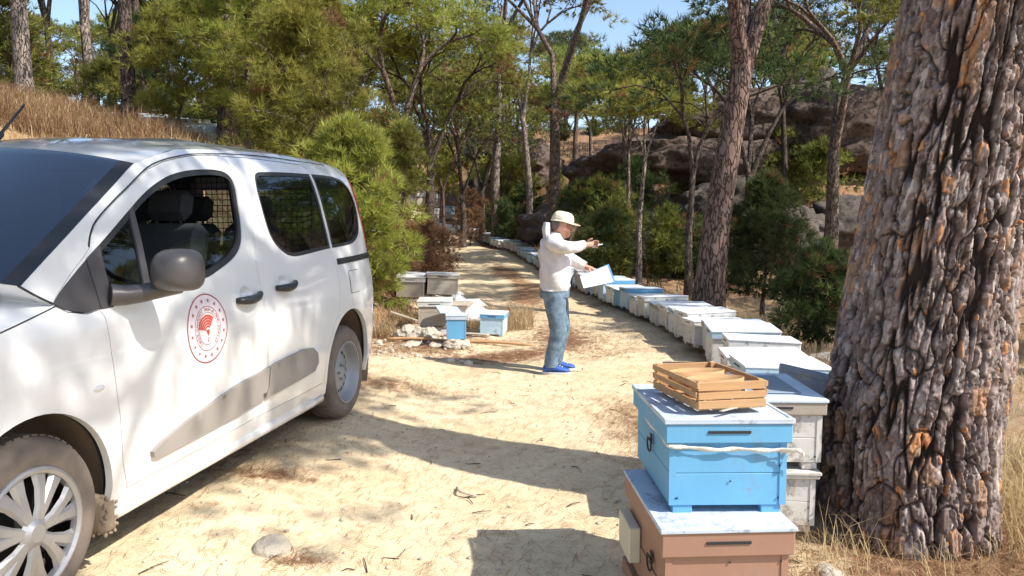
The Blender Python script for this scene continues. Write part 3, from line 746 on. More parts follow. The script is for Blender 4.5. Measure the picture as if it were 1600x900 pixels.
# understory
shm = []
for k, (H, R_, f) in enumerate([(1.2, .6, 'fol_dark'), (1.7, .7, 'fol_mid'), (2.4, .9, 'fol_mid'), (1.0, .7, 'fol_dry')]):
    w, T = grow_tree(H, H * .08, R_, H * .93, 60, .03, (0, 0), 'young', sides=4, minr=.006)
    shm.append(tree_meshes('shrub', w, T, 'bark_dark', f, .34, 12, 9, .22, .028, .85, .25, (0, 0, H * .3)))
sp_ = []; tries = 0
while len(sp_) < 130 and tries < 9000:
    tries += 1
    y = 17 + 45 * rs.random() ** 1.4; px = rs.uniform(-200, 1500); x = (px - 800) / F * y
    if float(xe(y)) - x < 1.0 and x - float(xr(y)) < 1.3: continue
    if x > float(xr(y)) and y < 20 and px < 1330: continue
    if x < float(xe(y)) and 195 < px < 345 and y < 21: continue
    if 630 < px < 765: continue
    if any((x - a) ** 2 + (y - b) ** 2 < 1.6 for a, b in sp_): continue
    sp_.append((x, y)); k = rs.choice((0, 0, 1, 1, 2, 2, 3))
    zone = 'on the left hillside' if px < 640 else 'at the road bend' if px < 900 else 'on the right slope'
    kd = ('low dark green', 'grey green', 'tall green', 'dry brown')[k]
    plant_tree(x, y, shm[k], f'{kd} shrub of the undergrowth {zone}', f'{kd} undergrowth shrubs {zone}', rs.uniform(0, 6.28), rs.uniform(.7, 1.25), name='shrub', cat='shrub')
# unseen pines: sunny-side crowns dapple the track, left ones added for windscreen reflections
for x, y, s in [(10.0, 8.0, 1.0), (13.5, 10.0, 1.0), (9.5, 14.5, .9), (16, 28, .9), (-9.5, 1.0, .95), (-12.5, 5.5, 1.1), (-7.5, -3.5, 1.0), (-13, -2, 1.2), (-10, -7, 1.2), (8.5, -9.5, .9), (-16, 9, 1), (-5, -13, 1.1), (2, -15, 1.1), (19, 18, 1.0)]:
    plant_tree(x, y, farm[rs.choice((0, 1, 3))], 'umbrella pine standing outside the photo, for dappled shade and reflections', 'pines outside the photo', rs.uniform(0, 6.28), s)

# ================================================================== HUGE NEAR TRUNK
def big_trunk():
    t = thing('pine_tree', 'huge near pine trunk with thick flaking grey and orange bark at the right', 'pine tree', (1.97, 3.56, gz(1.97, 3.56)))
    z0, z1, nz, na = -.25, 3.3, 560, 500
    z = np.linspace(z0, z1, nz); a = np.linspace(0, 2 * math.pi, na, endpoint=False)
    A, ZZ = np.meshgrid(a, z)
    cx = np.interp(z, [0, .6, 1.2, 1.5, 2.6, 3.3], [0, -.01, .05, .09, .23, .32]); R0 = np.interp(z, [-.25, 0, .25, .7, 1.1, 1.6, 2.6, 3.3], [.43, .392, .378, .375, .358, .352, .345, .332])
    base = R0[:, None] * (1 + .05 * np.sin(A * 3 + 1 + ZZ * .7) + .035 * np.sin(A * 5 + ZZ * 1.3)) + .03 * np.exp(-((ZZ - .75) / .25) ** 2) * np.exp(-(((A - 5.9 + math.pi) % (2 * math.pi) - math.pi) / .5) ** 2)
    U = A / (2 * math.pi)                                   # wraps at 1
    def cell(nu, cz, sd, warp):
        ca, sa = np.cos(A), np.sin(A)
        wu = (fbm3(ca * 3, sa * 3, ZZ * 3, sd, 3) - .5) * warp; wv = (fbm3(ca * 3, sa * 3, ZZ * 3, sd + 9, 3) - .5) * warp * 2
        u = U * nu + wu; v = ZZ / cz + wv
        iu = np.floor(u); iv = np.floor(v); f1 = np.full(u.shape, 9.); f2 = np.full(u.shape, 9.); idd = np.zeros(u.shape); du1 = np.zeros(u.shape); dv1 = np.zeros(u.shape)
        for di in (-1, 0, 1):
            for dj in (-1, 0, 1):
                cu = iu + di; cv = iv + dj; cm = np.mod(cu, nu); zr = np.zeros_like(cm)
                pu = cu + .12 + .76 * _h(cm, cv, zr, sd + 1); pv = cv + .12 + .76 * _h(cm, cv, zr, sd + 2)
                d = np.hypot(u - pu, v - pv); h = _h(cm, cv, zr, sd + 3)
                upd = d < f1; f2 = np.where(upd, f1, np.minimum(f2, d)); idd = np.where(upd, h, idd); du1 = np.where(upd, u - pu, du1); dv1 = np.where(upd, v - pv, dv1); f1 = np.where(upd, d, f1)
        return f2 - f1, idd, du1, dv1
    e1, id1, du, dv = cell(17, .55, 100, 1.5)               # large vertical ridges
    e2, id2, du2, dv2 = cell(38, .080, 200, 2.2)            # flaking plates
    e3, id3, _, _ = cell(84, .040, 300, 3.0)
    ca, sa = np.cos(A), np.sin(A)
    wz = ZZ + .10 * fbm3(ca * 6, sa * 6, ZZ * 5, 61, 3)
    fur = np.abs(fbm3(ca * 3.4 + 4, sa * 3.4, wz * .9, 500, 4) - .5)            # long wandering furrows
    fur2 = np.abs(fbm3(ca * 6.5, sa * 6.5 + 3, wz * 1.7, 540, 4) - .5)
    fm = sm(fur / .040) * (.45 + .55 * sm(fur2 / .026)) * (.35 + .65 * sm(e1 / .16))
    q = fbm3(ca * 8 + 2, sa * 8, wz * 4.2, 520, 4) * 17                       # terraces of flaking layers
    lev = np.floor(q); fr = q - lev; edge = np.clip(np.minimum(fr, 1 - fr) / .10, 0, 1)
    lh = _h(lev, np.floor(e1 * 0 + id1 * 31), np.floor(id2 * 2), 9)
    crack2 = np.clip(e2 / .05, 0, 1) ** .7; crack3 = np.clip(e3 / .06, 0, 1)
    h = .036 * fm + .0055 * edge + .014 * (lh - .3) * fm + .0075 * (id2 - .3) * crack2 * fm + .003 * crack3 + .009 * crack2 - .006 * dv2 * (id2 - .2)
    h = h + .005 * (fbm3(ca * 22, sa * 22, ZZ * 20, 400, 3) - .5)
    Rr = base - .045 + h
    V = np.stack([cx[:, None] + Rr * np.cos(A), Rr * np.sin(A), ZZ], -1).reshape(-1, 3)
    pal = np.array([(.175, .130, .115), (.125, .088, .074), (.25, .205, .19), (.19, .15, .142), (.33, .28, .255), (.15, .105, .088), (.40, .19, .085), (.26, .165, .115)])
    prob = np.array([.20, .42, .58, .74, .82, .92, .945, 1.0]); mixid = np.mod(id2 * .6 + lh * .7, 1.0)
    big = fbm3(ca * 2.6, sa * 2.6, ZZ * 2.2, 55)
    id4 = np.where((big > .58) & (id2 > .45), .93 + .06 * lh, mixid * .999)
    c = pal[np.clip(np.searchsorted(prob, id4.ravel()), 0, 7)].reshape(nz, na, 3)
    c = 1.3 * c * (.65 + .6 * id3)[..., None] * (.75 + .5 * fbm3(ca * 16, sa * 16, ZZ * 16, 77))[..., None]
    kf = (sm((fm - .25) / .5) * (.30 + .70 * crack2) * (.7 + .3 * edge))[..., None]
    c = c * kf + np.array((.030, .021, .018)) * (1 - kf)
    cc = np.concatenate([c, np.ones((nz, na, 1))], -1).reshape(-1, 4)
    i = np.arange(nz - 1)[:, None] * na; j = np.arange(na)[None]; j2 = (j + 1) % na
    Fq = np.stack([(i + j), (i + j2), (i + na + j2), (i + na + j)], -1).reshape(-1, 4)
    m = NT('flaking_pine_bark'); at = m.n('ShaderNodeAttribute', attribute_name='bark')
    n = m.noise(55, 6, .7); m.col(m.mix(n, m.mix(1.0, at.outputs['Color'], (.62, .62, .62), 'MULTIPLY'), m.mix(1.0, at.outputs['Color'], (1.35, 1.35, 1.35), 'MULTIPLY')))
    m.bump(n, .5, .006); m.set(Roughness=.88, Specular_IOR_Level=.25)
    link('trunk', mesh('trunk', V, Fq, [m.m], True, None, {'bark': cc}), t)
    # upper trunk, limbs and crown above the frame
    w, T = grow_tree(8.6, 5.4, 2.1, 2.0, 120, .34, (1.9, -1.6), 'umbrella', trunk_pts=curve([[.30, 0, 3.2], [.42, -.05, 4.0], [.6, -.2, 4.8], [.85, -.4, 5.4]], 3, False))
    lm, cm = tree_meshes('limbs', w, T, 'bark', 'fol_mid', .5, 27, 10, .2, .022)
    link('limb', lm, t); link('crown', cm, t)
big_trunk()

# ================================================================== VAN
VZ = np.array([.10, .15, .35, .6, .85, 1.0, 1.1, 1.3, 1.5, 1.62, 1.70, 1.76, 1.80, 1.86]); VW = np.array([.80, .85, .895, .912, .918, .905, .885, .84, .785, .745, .705, .64, .56, .42])
_zz = np.linspace(.1, 1.86, 353); _ww = np.interp(_zz, VZ, VW)
_k = np.ones(13) / 13; _ws = np.convolve(np.pad(_ww, 6, mode='edge'), _k, 'valid')
def half(x, z):
    x = np.asarray(x, float); z = np.asarray(z, float)
    w = np.interp(z - .035 * sm((-1.5 - x) / 1.3) * sm((z - 1.2) / .4), _zz, _ws)
    w = w * (1 - .2 * (np.clip(x - .1, 0, 2) / .8) ** 2.2)
    w = w * (1 - .05 * (np.clip(-2.8 - x, 0, 2) / .6) ** 2)
    w = w - .16 * (np.clip(-3.30 - x, 0, 1) / .20) ** 2.2 * .6
    # flared arches, soft shoulder line
    w = w + .005 * np.exp(-((z - .93) / .10) ** 2) * sm((x + 3.4) / .5)
    return w
def inpoly(P, poly):
    x, y = P[:, 0], P[:, 1]; c = np.zeros(len(P), bool); n = len(poly); j = n - 1
    for i in range(n):
        xi, yi = poly[i]; xj, yj = poly[j]
        k = ((yi > y) != (yj > y)); t = (xj - xi) * (y - yi) / ((yj - yi) if yj != yi else 1e-9) + xi
        c ^= k & (x < t); j = i
    return c
def dense(poly, step):
    out = []; n = len(poly)
    for i in range(n):
        a, b = np.array(poly[i], float), np.array(poly[(i + 1) % n], float); L = np.linalg.norm(b - a); k = max(1, int(round(L / step)))
        for j in range(k): out.append(a + (b - a) * j / k)
    return np.array(out)
def triang(outline, holes, sp=.05, bstep=.025):
    loops = [dense(outline, bstep)] + [dense(h, bstep) for h in holes]
    allb = np.concatenate(loops); lo, hi = loops[0].min(0), loops[0].max(0)
    g = np.stack(np.meshgrid(np.arange(lo[0] + sp / 2, hi[0], sp), np.arange(lo[1] + sp / 2, hi[1], sp)), -1).reshape(-1, 2)
    k = inpoly(g, loops[0])
    for h in loops[1:]: k &= ~inpoly(g, h)
    g = g[k]
    if len(g):
        d = np.sqrt(((g[:, None] - allb[None]) ** 2).sum(-1)).min(1); g = g[d > sp * .35]
    pts = np.concatenate([allb, g]) if len(g) else allb
    E = []; o = 0
    for L in loops:
        n = len(L); E += [(o + i, o + (i + 1) % n) for i in range(n)]; o += n
    r = delaunay_2d_cdt([Vector(map(float, p)) for p in pts], E, [], 0, 1e-6)
    P = np.array([(v.x, v.y) for v in r[0]]); T = np.array([f for f in r[2] if len(f) == 3])
    c = P[T].mean(1); k = inpoly(c, loops[0])
    for h in loops[1:]: k &= ~inpoly(c, h)
    T = T[k]
    a = P[T]; ar = (a[:, 1, 0] - a[:, 0, 0]) * (a[:, 2, 1] - a[:, 0, 1]) - (a[:, 2, 0] - a[:, 0, 0]) * (a[:, 1, 1] - a[:, 0, 1])
    T = T[np.abs(ar) > 1e-9]; ar = ar[np.abs(ar) > 1e-9]; T[ar < 0] = T[ar < 0][:, ::-1]
    return P, T, loops
def side_panel(mb, outline, holes=(), off=0., rim=.02, side=1, m=0, sp=.05, mrim=None, bstep=.025, fn=None):
    """outline in (x,z) laid on the body side; side=+1 the left (visible) flank"""
    fn = fn or half
    P, T, loops = triang(outline, holes, sp, bstep)
    y = (fn(P[:, 0], P[:, 1]) + off) * side
    Fc = T[:, ::-1] if side > 0 else T
    mb.add(np.stack([P[:, 0], y, P[:, 1]], 1), Fc.tolist(), m)
    if rim:
        for L in loops:
            yy = (fn(L[:, 0], L[:, 1]) + off) * side; n = len(L)
            V = np.concatenate([np.stack([L[:, 0], yy, L[:, 1]], 1), np.stack([L[:, 0], yy - side * rim, L[:, 1]], 1)])
            mb.add(V, [(i, (i + 1) % n, n + (i + 1) % n, n + i) for i in range(n)], m if mrim is None else mrim)
def shrink(poly, d):
    P = np.array(poly, float); n = len(P); out = []
    area = sum(P[i][0] * P[(i + 1) % n][1] - P[(i + 1) % n][0] * P[i][1] for i in range(n))
    for i in range(n):
        a, b, c = P[i - 1], P[i], P[(i + 1) % n]; e1 = (b - a) / (np.linalg.norm(b - a) + 1e-9); e2 = (c - b) / (np.linalg.norm(c - b) + 1e-9)
        n1 = np.array([-e1[1], e1[0]]); n2 = np.array([-e2[1], e2[0]]); q = n1 + n2; q /= np.linalg.norm(q) + 1e-9
        k = d / max(.5, q.dot(n1)); out.append(b + q * k * (1 if area > 0 else -1))
    return np.array(out)
def circ(cx, cz, rx, rz, a0, a1, n): return [(cx + rx * math.cos(math.radians(a0 + (a1 - a0) * i / n)), cz + rz * math.sin(math.radians(a0 + (a1 - a0) * i / n))) for i in range(n + 1)]
# traced outlines in the van's own side plane: x forward from the front axle, z up
WS_SIDE = [(-.02, 1.165), (-.17, 1.26), (-.43, 1.42), (-.74, 1.605), (-.80, 1.635)]
DOOR_TOP = [(-.40, 1.33), (-.45, 1.38), (-.58, 1.46), (-.70, 1.525), (-.87, 1.615), (-1.01, 1.66), (-1.15, 1.69), (-1.30, 1.715), (-1.50, 1.735)]
FWIN = curve([(-.135, 1.095), (-.25, 1.18), (-.36, 1.25), (-.51, 1.34), (-.66, 1.43), (-.78, 1.50), (-.90, 1.555), (-1.03, 1.60), (-1.18, 1.63), (-1.35, 1.648), (-1.49, 1.65), (-1.56, 1.625), (-1.575, 1.57), (-1.55, 1.48), (-1.52, 1.37), (-1.47, 1.27), (-1.38, 1.205), (-1.22, 1.15), (-1.05, 1.11), (-.72, 1.075), (-.42, 1.055), (-.28, 1.045), (-.19, 1.065)], 3)
RWIN = curve([(-1.87, 1.665), (-1.95, 1.675), (-2.2, 1.69), (-2.46, 1.70), (-2.76, 1.71), (-2.98, 1.71), (-3.14, 1.69), (-3.24, 1.63), (-3.28, 1.54), (-3.27, 1.41), (-3.18, 1.30), (-3.03, 1.24), (-2.85, 1.22), (-2.52, 1.205), (-2.15, 1.18), (-2.0, 1.18), (-1.90, 1.21), (-1.81, 1.28), (-1.785, 1.38), (-1.79, 1.53), (-1.82, 1.63)], 3)
K_TOP = [(-.80, 1.635), (-.98, 1.685), (-1.2, 1.735), (-1.5, 1.765), (-1.9, 1.795), (-2.4, 1.82), (-2.9, 1.828), (-3.2, 1.82), (-3.34, 1.79)]
REAR = [(-3.40, 1.68), (-3.44, 1.5), (-3.47, 1.25), (-3.485, 1.0), (-3.49, .75), (-3.48, .5), (-3.46, .34), (-3.42, .26)]
ARCH_R = circ(-2.80, .36, .395, .415, 194, -14, 34); ARCH_F = circ(0, .345, .375, .385, 198, -18, 34)
HOOD = [(-.02, 1.165), (-.07, 1.125), (-.14, 1.09), (-.09, 1.08), (.10, 1.035), (.35, .985), (.6, .91), (.74, .84)]
FRONT = [(.78, .70), (.80, .5), (.79, .32), (.74, .2)]
OUT = WS_SIDE + K_TOP[1:] + REAR + [(-3.30, .24)] + ARCH_R[::-1][::-1] + [(-2.38, .235), (-1.4, .225), (-.42, .22)] + ARCH_F[:] + [(.45, .2)] + FRONT[::-1] + HOOD[::-1][:-1]
DOOR_F = DOOR_TOP + [(-1.60, 1.738), (-1.635, 1.55), (-1.60, 1.3), (-1.555, 1.1), (-1.555, .95), (-1.585, .75), (-1.585, .55), (-1.52, .38), (-1.46, .335), (-1.0, .32), (-.46, .315), (-.43, .43), (-.41, .63), (-.39, .76), (-.37, .88), (-.365, 1.02), (-.345, 1.048), (-.28, 1.040), (-.19, 1.058), (-.125, 1.093), (-.25, 1.195), (-.335, 1.252), (-.375, 1.285)]
DOOR_R = [(-1.612, 1.738), (-1.647, 1.55), (-1.612, 1.3), (-1.567, 1.1), (-1.567, .95), (-1.597, .75), (-1.597, .55), (-1.532, .38), (-1.48, .335), (-2.0, .335), (-2.34, .34), (-2.37, .42), (-2.40, .56), (-2.50, .70), (-2.58, .78), (-2.60, 1.0), (-2.60, 1.175), (-2.60, 1.20), (-2.60, 1.72), (-2.55, 1.765), (-2.2, 1.76), (-1.9, 1.755)]
def build_van():
    POSE = (-2.49863723, 2.57581612, .120074571, -1.73725661)
    t = thing('van', 'white panel-sided van with grey mirror and round ministry emblem on its door', 'van', POSE[:3], (0, -.00236, POSE[3]))
    P = [M['paint'], M['black'], M['liner']]
    body = MB()
    for sd in (1, -1):
        side_panel(body, OUT, [DOOR_F, DOOR_R, sorted_window(RWIN, -2.612, True)] if sd > 0 else [FWIN, RWIN], 0, .03, sd, 0, .06, 0)
    # roof between the side tops
    ks = np.array(curve(K_TOP, 4, False)); yk = half(ks[:, 0], ks[:, 1]); n = 14
    ztop = np.interp(ks[:, 0], [-3.4, -3.2, -2.6, -1.8, -1.2, -.8], [1.83, 1.865, 1.885, 1.868, 1.80, 1.70])
    V = []; Fc = []
    for i in range(len(ks)):
        for j in range(2 * n + 1):
            s = (j - n) / n; y = yk[i] * s
            bow = .14 * (1 - s * s) * sm((ks[i, 0] + 1.35) / .55)
            V.append((ks[i, 0] + bow, y, ztop[i] - (ztop[i] - ks[i, 1]) * abs(s) ** 2.6 - .014 * math.exp(-((abs(s) - .80) / .035) ** 2) * sm((-1.0 - ks[i, 0]) / .2)))
    w = 2 * n + 1
    for i in range(len(ks) - 1):
        for j in range(w - 1): Fc.append((i * w + j, (i + 1) * w + j, (i + 1) * w + j + 1, i * w + j + 1))
    roof = MB().add(V, [f[::-1] for f in Fc])
    # bonnet
    hs = np.array(curve(HOOD, 4, False)); yh = half(hs[:, 0], hs[:, 1])
    V = []; Fc = []
    for i in range(len(hs)):
        for j in range(w):
            s = (j - n) / n
            V.append((hs[i, 0] + .16 * (1 - s * s), yh[i] * s, hs[i, 1] + .075 * (1 - abs(s) ** 2.2) * (1 - .4 * i / len(hs))))
    for i in range(len(hs) - 1):
        for j in range(w - 1): Fc.append((i * w + j, (i + 1) * w + j, (i + 1) * w + j + 1, i * w + j + 1))
    hood = MB().add(V, Fc)
    # nose and tail skins
    def endskin(edge, bulge, holes=()):
        e = np.array(curve(edge, 4, False)); ye = half(e[:, 0], e[:, 1]); V = []; Fc = []
        for i in range(len(e)):
            for j in range(w):
                s = (j - n) / n; V.append((e[i, 0] + bulge * (1 - abs(s) ** 2.6), ye[i] * s, e[i, 1]))
        for i in range(len(e) - 1):
            for j in range(w - 1): Fc.append((i * w + j, (i + 1) * w + j, (i + 1) * w + j + 1, i * w + j + 1))
        return V, Fc
    nose = [(.74, .84)] + FRONT
    V, Fc = endskin(nose, .13); body.add(V, Fc)
    tail = [(-3.34, 1.79)] + REAR
    V, Fc = endskin(tail, -.05)
    VV = np.array(V)
    keep = []
    for f in Fc:
        c = VV[list(f)].mean(0)
        if not (1.16 < c[2] < 1.66 and abs(c[1]) < .60): keep.append(f)
    body.add(V, keep)
    # windscreen header and cowl joins
    obj_body = obj('body', body, P, t); shade_auto(obj_body, 38)
    shade_auto(obj('roof', roof, P, t)); shade_auto(obj('bonnet', hood, P, t))
    # windscreen
    wsd = np.array(curve(WS_SIDE, 5, False)); yw = half(wsd[:, 0], wsd[:, 1]); V = []; Fc = []
    for i in range(len(wsd)):
        for j in range(w):
            s = (j - n) / n; V.append((wsd[i, 0] + .14 * (1 - s * s), yw[i] * s * .998, wsd[i, 1] + .0 + (.065 if True else 0) * (1 - abs(s) ** 2.6) * (i / len(wsd)) + .05 * (1 - abs(s) ** 2.2) * (1 - i / len(wsd))))
    mi = MB()
    for i in range(len(wsd) - 1):
        for j in range(w - 1): Fc.append((i * w + j, (i + 1) * w + j, (i + 1) * w + j + 1, i * w + j + 1))
    VV = np.array(V); frit = [f for f in Fc if (f[0] % w in (0, w - 2))]; clear = [f for f in Fc if f not in set(frit)]
    clear = [f[::-1] for f in clear]; mi.add(V, clear, 0); mi.add(V, frit, 1)
    shade_auto(obj('windscreen', mi, [M['wsglass'], M['black']], t))
    # inner lining and floor; its black also stands for shade behind gaps
    inner = MB()
    side_panel(inner, OUT, [shrink(FWIN, .004), shrink(RWIN, .004)], -.045, 0, 1, 0, .08)
    side_panel(inner, OUT, [shrink(FWIN, -.01), shrink(RWIN, -.01)], -.045, 0, -1, 0, .08)
    inner.box((-1.6, 0, .30), (3.7, 1.5, .06)); inner.box((-.05, 0, .72), (.06, 1.45, .8)); inner.box((.28, 0, .45), (.85, 1.0, .5))
    inner.box((-1.4, 0, .20), (3.6, 1.2, .14)); inner.box((-3.40, 0, .7), (.04, 1.4, .8))
    obj('interior_lining', inner, M['dark'], t)
    # doors
    for sd in (1, -1) if False else (1,):
        for nm, dr, win in (('front_door', DOOR_F, FWIN), ('sliding_door', DOOR_R, None)):
            mb = MB(); d = shrink(dr, .0035)
            cup = [(-1.395, 1.008), (-1.82, 1.035)][nm != 'front_door']
            cuph = curve([(cup[0] + .062 * math.cos(a), cup[1] + .044 * math.sin(a)) for a in np.linspace(0, 2 * math.pi, 12, endpoint=False)], 2)
            hl = [cuph]
            if win is not None: d2 = d; hl.append(FWIN)
            else:
                rw = [p for p in RWIN if p[0] > -2.585]
                # window continues behind the door edge: cut the part inside the door
                q = np.array(rw); top = q[q[:, 1] > 1.45]; 
                i0 = int(np.argmin(q[:, 0] + 0 * q[:, 1]));
                poly = sorted_window(RWIN, -2.585)
                hl.append(poly)
            side_panel(mb, d, hl, .0, .022, sd, 0, .05)
            # door cup
            cv = []; cf = []; k = len(cuph); c0 = np.array(cup)
            for r_ in range(5):
                f = 1 - r_ / 5.0
                for p in cuph:
                    q = c0 + (np.array(p) - c0) * f; cv.append((q[0], half(q[0], q[1]) - .026 * (1 - f * f), q[1]))
            cv.append((c0[0], half(*c0) - .027, c0[1]))
            for r_ in range(4): cf += [(r_ * k + i, r_ * k + (i + 1) % k, (r_ + 1) * k + (i + 1) % k, (r_ + 1) * k + i) for i in range(k)]
            cf += [(4 * k + i, 4 * k + (i + 1) % k, 5 * k) for i in range(k)]
            mb.add(cv, cf, 0)
            o = obj(nm, mb, P, t); shade_auto(o, 38)
            # handle: curved black grip
            h = MB(); pts = []
            for i in range(13):
                u = i / 12; x = cup[0] + .112 - .235 * u; z = cup[1] - .020 + .018 * u - .012 * math.sin(u * math.pi)
                pts.append((x, half(x, z) + .012 + .024 * math.sin(math.pi * u) ** .6, z))
            h.tube(pts, [.015 + .014 * math.sin(math.pi * min(1, i / 12 + .1)) for i in range(13)], 10, flat=.8)
            obj('door_handle', h, M['black'], o, True)
            if nm == 'front_door':
                # fixed quarter: grey corner piece, small glass, divider bars
                q = MB(); side_panel(q, shrink([(-.135, 1.095), (-.25, 1.18), (-.345, 1.245), (-.365, 1.05), (-.28, 1.045), (-.19, 1.065)], .002), (), -.004, .012, 1, 0, .05)
                obj('corner_trim', q, M['trim'], o)
                for bar, bo in (([(-.345, 1.243), (-.43, 1.293), (-.425, 1.052), (-.36, 1.05)], .002), ([(-.665, 1.43), (-.70, 1.45), (-.675, 1.072), (-.635, 1.070)], -.004)):
                    q = MB(); side_panel(q, bar, (), bo, .013, 1, 0, .05); obj('window_bar', q, M['trim'], o)
                q = MB(); side_panel(q, FWIN, [shrink(FWIN, .028)], -.006, .012, 1, 0, .05); obj('window_seal', q, M['black'], o)
                q = MB(); side_panel(q, [(-.42, 1.06), (-.43, 1.29), (-.665, 1.425), (-.64, 1.075)], (), -.012, 0, 1, 0, .06); shade_auto(obj('quarter_glass', q, M['doorglass'], o))
                gl = [(-.68, 1.085), (-.685, 1.15), (-.78, 1.22), (-.90, 1.265), (-1.05, 1.30), (-1.25, 1.325), (-1.50, 1.34), (-1.46, 1.27), (-1.37, 1.22), (-1.21, 1.165), (-1.04, 1.125)]
                q = MB(); side_panel(q, gl, (), -.020, .004, 1, 0, .06); shade_auto(obj('lowered_window_glass', q, M['doorglass'], o))
                emblem(o); mirror(o)
            else:
                poly = sorted_window(RWIN, -2.585)
                q = MB(); side_panel(q, poly, [shrink(poly, .022)], -.004, .012, 1, 0, .05); obj('window_seal', q, M['black'], o)
                q = MB(); side_panel(q, shrink(poly, .012), (), -.010, 0, 1, 0, .06); shade_auto(obj('window_glass', q, M['glass'], o))
            cl = [(-.60, .400), (-.595, .425), (-.66, .452), (-.82, .49), (-1.25, .565), (-1.575, .592), (-1.565, .49), (-1.535, .425), (-1.30, .408), (-.64, .390)] if nm == 'front_door' else \
                 [(-1.588, .593), (-1.70, .605), (-2.01, .618), (-2.13, .608), (-2.20, .565), (-2.22, .50), (-2.17, .455), (-2.05, .445), (-1.80, .435), (-1.550, .425), (-1.58, .49)]
            q = MB(); side_panel(q, cl, (), .020, .03, 1, 0, .05); shade_auto(obj('rubbing_strip', q, M['clad'], o), 50)
    # rear quarter window (right of the split), slide rail, filler flap
    poly = sorted_window(RWIN, -2.612, True)
    for sd in (1, -1):
        if sd > 0:
            q = MB(); side_panel(q, poly, [shrink(poly, .02)], .002, .012, sd, 0, .05); obj('window_seal', q, M['black'], t)
            q = MB(); side_panel(q, shrink(poly, .012), (), -.004, 0, sd, 0, .06); shade_auto(obj('quarter_window_glass', q, M['glass'], t))
        else:
            for wn, gm in ((FWIN, 'doorglass'), (RWIN, 'glass')):
                q = MB(); side_panel(q, wn, [shrink(wn, .025)], -.004, .01, -1, 0, .05); obj('window_seal', q, M['black'], t)
                q = MB(); side_panel(q, shrink(wn, .015), (), -.008, 0, -1, 0, .06); shade_auto(obj('window_glass', q, M[gm], t))
    q = MB(); side_panel(q, [(-2.64, 1.135), (-2.635, 1.095), (-3.41, 1.115), (-3.41, 1.155)], [], .006, .012, 1, 0, .05)
    side_panel(q, [(-2.66, 1.122), (-2.66, 1.108), (-3.38, 1.128), (-3.38, 1.142)], [], .010, .012, 1, 0, .05); obj('sliding_door_rail', q, M['black'], t)
    fl = [(-2.80, 1.045), (-2.97, 1.045), (-2.985, 1.03), (-2.975, .90), (-2.955, .885), (-2.80, .885), (-2.785, .90), (-2.785, 1.03)]
    q = MB(); side_panel(q, fl, [shrink(fl, .004)], .0015, 0, 1, 1, .05); side_panel(q, shrink(fl, .004), (), .003, 0, 1, 0, .05); shade_auto(obj('fuel_filler_flap', q, P, t))
    # shut line of the bonnet/wing (a fine black seam)
    q = MB(); sm_ = curve([(-.145, 1.086), (-.09, 1.072), (.10, 1.028), (.35, .978), (.6, .903)], 4, False)
    q.tube([(x, half(x, z) + .0005, z) for x, z in sm_], .003, 5); q.tube([(x, half(x, z) + .0005, z) for x, z in curve([(-.01, 1.168), (-.07, 1.13), (-.135, 1.095)], 4, False)], .0045, 5)
    obj('bonnet_seam', q, M['black'], t)
    q = MB(); sm_ = curve([(-.372, 1.285), (-.378, 1.30), (-.40, 1.335), (-.45, 1.385), (-.58, 1.465), (-.70, 1.53), (-.87, 1.62), (-1.01, 1.665), (-1.15, 1.695), (-1.30, 1.72), (-1.50, 1.74), (-1.79, 1.765), (-2.16, 1.785), (-2.55, 1.79), (-3.05, 1.80)], 3, False)
    q.tube([(x, half(x, z) + .0005, z) for x, z in sm_], .0038, 5); obj('roof_seam', q, M['black'], t)
    for sd in (1, -1):
        q = MB(); q.ell((-.30, half(-.30, .76) * sd, .76), (.030, .008, .013), 8); obj('side_indicator', q, M['lamp'], t, True)
        # tail lamp: tall narrow strip round the rear corner
        q = MB(); side_panel(q, [(-3.405, 1.72), (-3.36, 1.66), (-3.39, 1.4), (-3.425, 1.1), (-3.44, .86), (-3.478, .86), (-3.472, 1.1), (-3.445, 1.4)], (), .010, .03, sd, 0, .05); shade_auto(obj('tail_lamp', q, M['red'], t))
        # headlamp
        q = MB(); side_panel(q, [(.45, .86), (.68, .84), (.76, .80), (.785, .66), (.62, .70), (.48, .78)], (), .006, .02, sd, 0, .05); shade_auto(obj('headlight', q, M['lamp'], t))
        # sill
        q = MB(); q.tube([(x, (half(x, .24) - .015) * sd, .235) for x in np.linspace(-2.36, -.42, 14)], .035, 10); obj('sill', q, M['paint'], t, True)
    q = MB(); q.box((.885, 0, .60), (.03, 1.15, .16), bev=.01); q.box((.89, 0, .34), (.03, 1.3, .14), bev=.01); obj('grille', q, M['black'], t)
    q = MB(); q.box((-3.53, 0, .40), (.08, 1.45, .24), bev=.03); obj('rear_bumper', q, M['trim'], t)
    # tailgate glass
    q = MB(); q.box((-3.49, 0, 1.41), (.008, 1.22, .52)); g = obj('tailgate_glass', q, M['glass'], t)
    # arch liners
    for (cx, cz, rx, rz) in ((0, .345, .40, .41), (-2.80, .36, .42, .44)):
        for sd in (1, -1):
            q = MB(); V = []; Fc = []; k = 20
            for i in range(k + 1):
                a = math.radians(-25 + 230 * i / k)
                for yy in (.875, .70, .55): V.append((cx + rx * math.cos(a), yy * sd, cz + rz * math.sin(a)))
            for i in range(k): Fc += [(i * 3 + j, i * 3 + 3 + j, i * 3 + 4 + j, i * 3 + 1 + j) for j in range(2)]
            V.append((cx, .55 * sd, cz)); Fc += [(i * 3 + 2, i * 3 + 5, len(V) - 1) for i in range(k)]
            q.add(V, Fc); obj('wheel_arch_liner', q, M['liner'], t, True)
    # mud caked flap behind the front wheel
    q = MB(); q.box((-.375, .80, .24), (.075, .175, .155), bev=.025)
